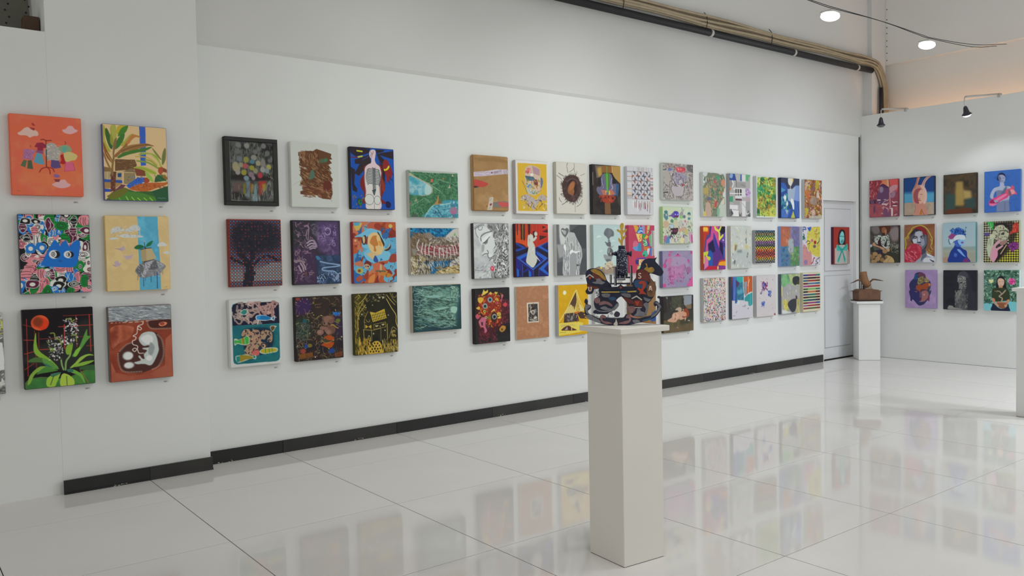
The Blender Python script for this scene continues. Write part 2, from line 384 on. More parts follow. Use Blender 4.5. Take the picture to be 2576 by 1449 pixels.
struct('wall_right_outer', box(9.9, 10, -8, .9, 0, 5.3), WALL)
struct('ceiling', box(-4, 10, -8, 1.6, 5.3, 5.4), WALL2)
# screws down the bulkhead joint
for i, z in enumerate((4.1, 4.2, 4.29, 4.37, 4.47, 4.55, 4.66, 4.8)):
    tag(obj('screw_head', box(9.812, 9.822, .574, .584, z-.006, z+.006, .002), DARK), 'dark screw heads down the edge of the grey bulkhead', 'screw', 'screws in the bulkhead')
# recess above the left panel: perforated steel deck behind
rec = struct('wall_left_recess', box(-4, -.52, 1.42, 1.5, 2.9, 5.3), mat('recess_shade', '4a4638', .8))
dk = tag(empty('steel_deck', (-2.2, 1.0, 2.95)), 'dark perforated grey steel deck in the opening at upper left', 'steel deck')
obj('deck_sheet', box(-1.7, 1.66, -.004, .004, 0, .75), mat('perforated_steel', '64655a', .5, .1, 6), dk).rotation_euler = (-.35, 0, 0)
hole = None
for i in range(14):
    for j in range(14):
        p = (.2+i*.12+.02*(j % 2), -.006, .03+j*.05)
        if hole is None:
            bb = bmesh.new(); bmesh.ops.create_cone(bb, cap_ends=True, segments=8, radius1=.006, radius2=.006, depth=.004, matrix=Matrix.Rotation(math.pi/2, 4, 'X'))
            o = obj('punched_hole', bb, DARK, dk.children[0]); hole = o.data
        else: o = obj('punched_hole', hole, None, dk.children[0])
        o.location = p
tag(obj('brown_block', box(-.615, -.525, .78, .90, 2.86, 3.075, .004), mat('brown_block', '4a3624', .7, .2, 8)), 'brown block in the corner of the opening at upper left', 'block')
# skirting tiles, one metre each
bbk = struct('baseboard_back', box(.43, 8.45, .748, YW, 0, .09), DARK)
for i in range(0, 9):
    x0, x1 = max(i, .435), min(i+1, 8.457)
    obj('skirting_tile', box(x0+.001, x1-.001, .735, .748, 0, .0955, .0015), BLACKT if i % 2 == 0 else BLACKT2, bbk)
bbl = struct('baseboard_left', box(-.515, .42, .612, YL, 0, .084), DARK)
for i, (x0, x1) in enumerate(((-.522, 0), (0, .424))):
    b = bmesh.new(); pr = [(.588, 0), (.588, .006), (.598, .014), (.598, .089), (.612, .089), (.612, 0)]
    v0 = [b.verts.new((x0+.001, y, z)) for y, z in pr]; v1 = [b.verts.new((x1-.001, y, z)) for y, z in pr]; b.faces.new(v0); b.faces.new(v1[::-1])
    for k in range(6): b.faces.new((v0[k], v0[(k+1) % 6], v1[(k+1) % 6], v1[k]))
    bmesh.ops.recalc_face_normals(b, faces=b.faces[:]); obj('skirting_tile', b, BLACKT if i == 0 else BLACKT2, bbl)
# paint crumbs left along the skirting
rng = np.random.RandomState(5)
FLK = mat('white_paint_crumb', 'b8b4a8', .8)
for x, y in ((-.2, .586), (.55, .733), (1.64, .733), (3.1, .733), (4.2, .733), (4.6, .733), (5.2, .733), (6.9, .733)):
    b = bmesh.new()
    for k in range(7):
        a = x+rng.uniform(-.05, .05); z = rng.uniform(.001, .014); s = rng.uniform(.002, .007)
        bx(b, a, a+s*2, y-.003, y, z, z+s*.6)
    o = obj('paint_crumbs', b, FLK); tag(o, 'white paint crumbs at the foot of the black skirting', 'paint crumbs', 'paint crumbs along the skirting'); o['kind'] = 'stuff'
# white door in the corner, with two raised panels
dr = struct('door_1', box(8.502, 9.308, .80, .84, .012, 2.138), DOOR)
obj('door_gap', box(8.502, 9.308, .81, .83, 0, .011), DARK, dr)
for z0, z1 in ((1.20, 2.03), (.17, 1.13)):
    o = obj('door_panel', box(8.60, 9.235, .792, .80, z0, z1, .003), DOOR, dr)
    for x0, x1, a, c in ((8.594, 9.241, z1, z1+.007), (8.594, 9.241, z0-.007, z0), (8.594, 8.600, z0, z1), (9.235, 9.241, z0, z1)):
        obj('moulding', box(x0, x1, .796, .80, a, c), mat('panel_groove', (.42, .42, .44), .6), dr)

# ---------------------------------------------------------------- services: conduit, cables, strung lamps, clip lamps
def wob(x, k, a): return a*math.sin(x*1.7+k*2.1)+a*.6*math.sin(x*3.9+k)
t = tag(empty('black_conduit_pipe', (2.4, .628, 3.925)), 'thick black conduit running under the beam above the main wall', 'pipe')
obj('pipe', tube(bmesh.new(), [(0, 0, 0), (6.75, 0, 0), (7.05, -.03, -.005)], .038, 12), PIPE, t)
for x in (3.65, 5.25, 6.72):
    obj('saddle_clip', tube(bmesh.new(), [(x-.018, 0, 0), (x+.018, 0, 0)], .042, 12), CLIP, t)
nc = 6
cb = tag(empty('cable_bundle', (2.4, .6, 3.99)), 'bundle of tan cables tied along the beam and bending down at the corner', 'cables')
for k in range(nc):
    P = []
    for i in range(60):
        x = 2.4+i*.115
        P.append((x, .615-.034*(k % 2)+wob(x, k//2, .003), 3.992+(k//2)*.037+wob(x, k//2, .010)+.006*(k % 2)))
    P += [(9.34, .60-.034*(k % 2), 3.99+(k//2)*.037), (9.48+.02*(k//2), .575-.034*(k % 2), 3.95+(k//2)*.037), (9.585+.034*(k//2), .572-.034*(k % 2), 3.85+(k//2)*.02), (9.655+.040*(k//2), .572-.034*(k % 2), 3.70), (9.665+.042*(k//2), .572-.034*(k % 2), 3.5), (9.667+.042*(k//2), .572-.034*(k % 2), 3.1)]
    q = spline([p for p in P], False)
    obj('cable', tube(bmesh.new(), [Vector(v)-Vector((2.4, .6, 3.99)) for v in q[::3]], .0165, 7), CAB, cb)
tag(obj('black_sleeve', tube(bmesh.new(), [(9.614, .56, 3.70), (9.615, .56, 3.4), (9.615, .56, 3.1)], .021, 10), PIPE), 'short black sleeve hanging beside the vertical tan cables', 'pipe')
for x in (4.6, 5.9, 7.1):
    P = [(x, .57, 3.93), (x+.01, .56, 4.0), (x+.02, .575, 4.08), (x+.03, .62, 4.13)]
    obj('wire_tie', tube(bmesh.new(), [Vector(v)-Vector((2.4, .6, 3.99)) for v in P], .004, 5), DARK, cb)
t = tag(empty('lamp_cable', (0, -.9, 3.8)), 'pair of thin black wires carrying the floodlights across the room', 'cable')
LX = (2.04, 3.98, 5.92, 7.86)
for k, dy in ((0, -.012), (1, .012)):
    P = [(-1.5, dy, .5)] + [p for x in LX for p in ((x-.95, dy, .022+.012*k), (x-.12, dy, .010), (x+.12, dy, .012))] + [(9.0, dy, .085-.02*k), (9.815, dy-.04+.09*k, .20)]
    obj('wire', tube(bmesh.new(), spline(P, False)[::2], .0035, 5), DARK, t)
WHO = ('strung white floodlight nearest the left above the frame', 'strung white floodlight above the middle of the main wall', 'glowing floodlight on the wire nearer the conduit', 'glowing floodlight on the wire nearer the grey bulkhead')
for x, who in zip(LX, WHO):
    t = tag(empty('strung_floodlight', (x, -.9, 3.77)), who, 'lamp', 'floodlights strung on the wire')
    obj('housing', box(-.085, .085, -.06, .06, -.028, -.004, .010, 2), LAMPW, t)
    gb = bmesh.new(); bmesh.ops.create_uvsphere(gb, u_segments=20, v_segments=12, radius=1); bmesh.ops.scale(gb, vec=(.108, .08, .042), verts=gb.verts)
    for f in gb.faces: f.smooth = True
    obj('glass', gb, GLOW, t, (0, 0, -.048))
    obj('cable_gland', tube(bmesh.new(), [(.085, 0, -.012), (.13, 0, -.008)], .010, 8), mat('blue_gland', '3c4480', .5), t)
    L = area('floodlight_beam', (x, -.9, 3.675), (x+.05, .755, 1.0), .2, .16, {2.04: 5.32, 3.98: 11.52, 5.92: 5.0, 7.86: 9.5}[x], (.86, .94, 1.0) if x > 5 else (.96, 1.0, .97)); L.data.spread = math.radians(125); L.parent = t; L.matrix_parent_inverse = Matrix.Translation((-x, .9, -3.77))
for y, ln, on, who in ((.119, .60, 0, 'unlit clip-on arm lamp over the partition nearest the corner'), (-1.023, .90, 1, 'lit clip-on arm lamp over the partition further from the corner')):
    t = tag(empty('arm_spotlight', (XR, y, 3.318)), who, 'lamp', 'arm lamps on the partition')
    obj('clamp', box(-.012, .05, -.016, .016, -.03, .022, .004), LAMPW, t)
    z1 = -.055 if not on else -.115
    obj('arm', tube(bmesh.new(), [(0, 0, .012), (-ln, 0, z1)], .011, 8), LAMPW, t)
    obj('stem', tube(bmesh.new(), [(-ln, 0, z1), (-ln-.05, -.01, z1-.02), (-ln-.055, -.012, z1-.09), (-ln-.03 if on else -ln-.055, -.012, z1-.13)], .006, 6), LAMPW, t)
    h = empty('lamp_head', (-ln-.03 if on else -ln-.055, -.012, z1-.13)); h.parent = t
    if on: h.rotation_euler = (0, math.radians(-28), 0)
    hd = obj('shade', lathe(bmesh.new(), [(.012, .02), (.022, .0), (.028, -.035), (.034, -.06), (.052, -.078), (.053, -.082)], 18), LAMPK, h)
    obj('bulb', lathe(bmesh.new(), [(.046, -.0835), (.046, -.088), (.030, -.102), (.004, -.108)], 18), GLOW2 if on else mat('dull_bulb', '6a6a6c', .4), h)
    if on:
        d = bpy.data.lights.new('spot_beam', 'SPOT'); d.energy = 40; d.spot_size = math.radians(95); d.spot_blend = .6; d.shadow_soft_size = .04; d.color = (.93, .97, 1)
        L = bpy.data.objects.new('spot_beam', d); C.objects.link(L); L.location = (XR-ln+.02, y, 3.02); L.rotation_euler = (Vector((XR, y-.1, 1.5))-L.location).to_track_quat('-Z', 'Y').to_euler(); L.parent = t; L.matrix_parent_inverse = Matrix.Translation((-XR, -y, -3.318))
tag(obj('warm_light_strip', box(9.66, 9.70, -5.5, .5, 3.02, 3.05, .004), WARM), 'warm light strip behind the top of the white partition', 'light strip')

# where each painting hangs: wall, centre along the wall, centre height, edge colour, depth, label
HANG = dict(
 clothes=('L', -0.542, 2.163, 'c05a40', 0.045, 'orange painting of clothes on a rack among clouds'),
 banana=('L', -0.019, 2.144, '4a4a70', 0.045, 'painting of banana plants before a small house with a blue stripe'),
 doodle=('L', -0.516, 1.546, '46424c', 0.045, 'painting crowded with doodled faces around a big-eyed blue shape'),
 pothead=('L', -0.025, 1.544, 'a8925f', 0.045, 'tan painting of a figure in grey with a flowerpot head and paper cranes'),
 plant=('L', -0.516, 0.950, '2a2424', 0.045, 'dark painting of a green leafy plant under a red moon'),
 fetus=('L', -0.028, 0.942, '55504e', 0.045, 'red-brown painting of a pale unborn child beneath a grey band'),
 greyleft=('L', -1.017, 0.939, '8a8a88', 0.045, 'grey painting with a yellow-green loop cut off by the left edge'),
 bokeh=('M', 0.813, 2.139, '161814', 0.045, 'black framed painting of blurred coloured light dots'),
 hatch=('M', 1.316, 2.137, 'c0c0bc', 0.045, 'white canvas with a ragged block of brown brush strokes'),
 skeleton=('M', 1.818, 2.131, '1c1a1a', 0.045, 'blue painting of a white figure seen from behind with bare ribs'),
 tree=('M', 0.824, 1.537, '7a2a1e', 0.045, 'red and blue woven-looking painting of a dark tree'),
 sax=('M', 1.315, 1.535, '1c1a1c', 0.045, 'purple painting of hands playing a saxophone'),
 faces=('M', 1.822, 1.528, '8c2c34', 0.045, 'orange and blue painting of jumbled faces around a cream head'),
 fish=('M', 0.809, 0.945, 'c0c0bc', 0.045, 'teal painting of fish and coral with rounded white border'),
 teddy=('M', 1.316, 0.942, '1c1416', 0.045, 'dark brown painting of a teddy bear among tangled threads'),
 house=('M', 1.818, 0.945, '3c3410', 0.045, 'black and yellow painting of a stilt house under branches'),
 lake=('M', 2.406, 2.021, 'a8aaa4', 0.045, 'green wide painting of two pale blue lakes'),
 ravine=('M', 2.406, 1.533, 'a8a49c', 0.045, 'wide painting of a rocky ravine laced across with white ropes'),
 strands=('M', 2.413, 1.041, 'a89c8c', 0.045, 'dark teal wide painting of twisted horizontal strands'),
 parcel=('M', 3.020, 2.140, '94744c', 0.045, 'brown paper parcel painting with a FRAGILE tape'),
 yportrait=('M', 3.501, 2.120, 'a89ea0', 0.045, 'yellow portrait of a patchwork head with a white border'),
 nest=('M', 3.999, 2.130, 'a8a698', 0.045, 'off-white painting of a brown nest with a small curled figure'),
 mask=('M', 4.479, 2.132, '1c1a1a', 0.045, 'dark painting of a symmetrical mask with a green stripe'),
 quilt=('M', 4.972, 2.137, 'b0b0b4', 0.045, 'pale grey painting of nine pinwheel squares'),
 horse=('M', 5.574, 2.256, 'b0b4ae', 0.045, 'wide grey sketchy painting of a horse with pink and blue marks'),
 profile=('M', 3.010, 1.528, '2c2a2a', 0.045, 'black and white painting of a serene face in profile with a red flower'),
 gown=('M', 3.487, 1.528, '3c1c1c', 0.045, 'red and blue geometric painting of a headless white gown'),
 veil=('M', 3.989, 1.527, 'b8b8b8', 0.045, 'grey painting of a veiled figure with a heart balloon'),
 stones=('M', 4.479, 1.528, '94a09e', 0.045, 'pale blue-green painting of balanced stones behind the rocking horse'),
 pattern=('M', 4.981, 1.527, 'a43850', 0.045, 'crimson painting with bright patterned shapes behind the yellow coral'),
 crowd=('M', 5.562, 1.781, '94b07c', 0.045, 'pale green wide painting of a crowd with two trains'),
 pink=('M', 5.550, 1.301, '5c6480', 0.045, 'wide pink and lilac painting of swirling forms beside the horse head'),
 cherub=('M', 5.555, 0.807, '2c2624', 0.045, 'wide dark painting of a small winged child lying in a wood'),
 eyes=('M', 3.007, 0.940, '181618', 0.045, 'black painting of a red and yellow cluster full of eyes'),
 etching=('M', 3.500, 0.940, 'b8b0a4', 0.022, 'terracotta painting with a small black and white print in the centre'),
 mountain=('M', 3.998, 0.936, '9c9aa0', 0.045, 'yellow painting of a pointed mountain and a pale sun'),
 inkwhite=('M', 4.489, 0.928, 'b0b0ae', 0.045, 'white canvas with black ink marks partly hidden behind the rocking horse'),
 tan=('M', 4.991, 0.927, '6c5030', 0.045, 'tan painting with a blue patch seen through the rocking horse'),
 splash=('M', 6.189, 2.135, 'b4b6b4', 0.045, 'white canvas with mingled green and coral splashes'),
 collage=('M', 6.666, 2.142, '8c8c8c', 0.045, 'grey collage painting of strips with blue and green corners'),
 leaf=('M', 7.183, 2.136, 'b0b4b6', 0.045, 'green and yellow leafy abstract painting with a white border'),
 blue=('M', 7.687, 2.139, '1c2444', 0.045, 'blue faceted painting with pale flowers'),
 rust=('M', 8.195, 2.138, 'a8acae', 0.045, 'rust and ochre abstract painting at the end of the top row by the door'),
 popart=('M', 6.184, 1.526, 'a04028', 0.045, 'bold painting of curved shapes in red, pink, yellow and purple'),
 pale=('M', 6.679, 1.531, 'a4a49e', 0.045, 'almost white abstract painting with faint yellow and grey smears'),
 zigzag=('M', 7.156, 1.534, '8c8c90', 0.045, 'square painting of black and rainbow zigzag stripes'),
 blocks=('M', 7.677, 1.534, '7088b8', 0.045, 'painting of four soft blocks in red, violet, blue and green'),
 yellowmarks=('M', 8.147, 1.536, 'b8b4c0', 0.045, 'white and yellow painting scattered with curling marks'),
 confetti=('M', 6.178, 0.934, 'a0a0a0', 0.045, 'painting covered all over with tiny multicoloured flecks'),
 teal=('M', 6.693, 0.935, '3c4454', 0.045, 'white painting with dripping orange, blue and teal blocks'),
 splat=('M', 7.169, 0.934, 'a8a4a4', 0.045, 'white painting with violet and blue paint splats'),
 grey=('M', 7.677, 0.938, '4c5464', 0.045, 'abstract painting of grey, green and yellow with dark ovals'),
 bars=('M', 8.151, 0.941, 'b4ac90', 0.045, 'cream painting of thirteen horizontal coloured bars'),
 bow=('D', 8.942, 1.536, '3c1430', 0.045, 'red portrait of a teal-faced woman with a large bow on the door'),
 redroom=('R', -0.398, 2.162, '7c3c48', 0.045, 'maroon painting of a jumbled red and violet interior'),
 rabbit=('R', 0.076, 2.158, '1c2230', 0.045, 'portrait in a rabbit-eared hood against sea and sand'),
 lady=('R', 0.589, 2.154, '2c2420', 0.045, 'dark brown and ochre painting in the top row of the partition'),
 blueboy=('R', 1.077, 2.150, '3460a8', 0.045, 'blue painting of a grey figure holding a pink toy'),
 potato=('R', -0.388, 1.542, '241c1c', 0.045, 'painting of a person in a hat sitting by a heap of potatoes'),
 yhair=('R', 0.085, 1.543, 'a8a8ae', 0.045, 'portrait of a grey face with yellow curls and a red bubble'),
 bluewoman=('R', 0.581, 1.541, '4c8084', 0.045, 'painting of a blue woman with a white blindfold'),
 checker=('R', 1.070, 1.539, '94947c', 0.045, 'painting of an old man with hands before a checkered ground'),
 buddha=('R', 0.098, 0.944, '8c78a0', 0.045, 'lilac painting of a dark serene head with topknot'),
 statue=('R', 0.588, 0.942, '1e1f28', 0.045, 'charcoal painting of a grey bearded statue'),
 bonsai=('R', 1.075, 0.947, 'a8b8b8', 0.045, 'painting of a woman holding a bonsai before green leaves'),
)
SHORT = dict(
 clothes='orange clothes-rack painting',
 banana='banana plant painting',
 doodle='doodled faces painting',
 pothead='flowerpot head painting',
 plant='red moon plant painting',
 fetus='unborn child painting',
 greyleft='grey painting at the left edge',
 bokeh='light dots painting',
 hatch='brown strokes painting',
 skeleton='white figure painting',
 tree='woven tree painting',
 sax='saxophone painting',
 faces='jumbled faces painting',
 fish='fish and coral painting',
 teddy='teddy bear painting',
 house='stilt house painting',
 lake='two lakes painting',
 ravine='rocky ravine painting',
 strands='teal strands painting',
 parcel='brown parcel painting',
 yportrait='yellow patchwork head painting',
 nest='brown nest painting',
 mask='green striped mask painting',
 quilt='pinwheel squares painting',
 horse='grey horse painting',
 profile='serene profile painting',
 gown='white gown painting',
 veil='veiled figure painting',
 stones='balanced stones painting',
 pattern='crimson patterned painting',
 crowd='crowd and trains painting',
 pink='pink swirls painting',
 cherub='sleeping winged child painting',
 eyes='cluster of eyes painting',
 etching='terracotta painting',
 mountain='yellow mountain painting',
 inkwhite='white ink painting',
 tan='tan painting',
 splash='green splash painting',
 collage='grey collage painting',
 leaf='green leafy painting',
 blue='blue faceted painting',
 rust='rust abstract painting',
 popart='bold curved shapes painting',
 pale='pale abstract painting',
 zigzag='rainbow zigzag painting',
 blocks='four colour blocks painting',
 yellowmarks='curling marks painting',
 confetti='multicoloured flecks painting',
 teal='dripping blocks painting',
 splat='paint splats painting',
 grey='grey and green abstract painting',
 bars='coloured bars painting',
 bow='teal bow portrait',
 redroom='maroon interior painting',
 rabbit='rabbit hood portrait',
 lady='brown and ochre painting',
 blueboy='blue pink-toy painting',
 potato='potatoes painting',
 yhair='yellow curls portrait',
 bluewoman='blindfolded blue woman painting',
 checker='checkered old man painting',
 buddha='lilac serene head painting',
 statue='grey statue painting',
 bonsai='bonsai woman painting',
)
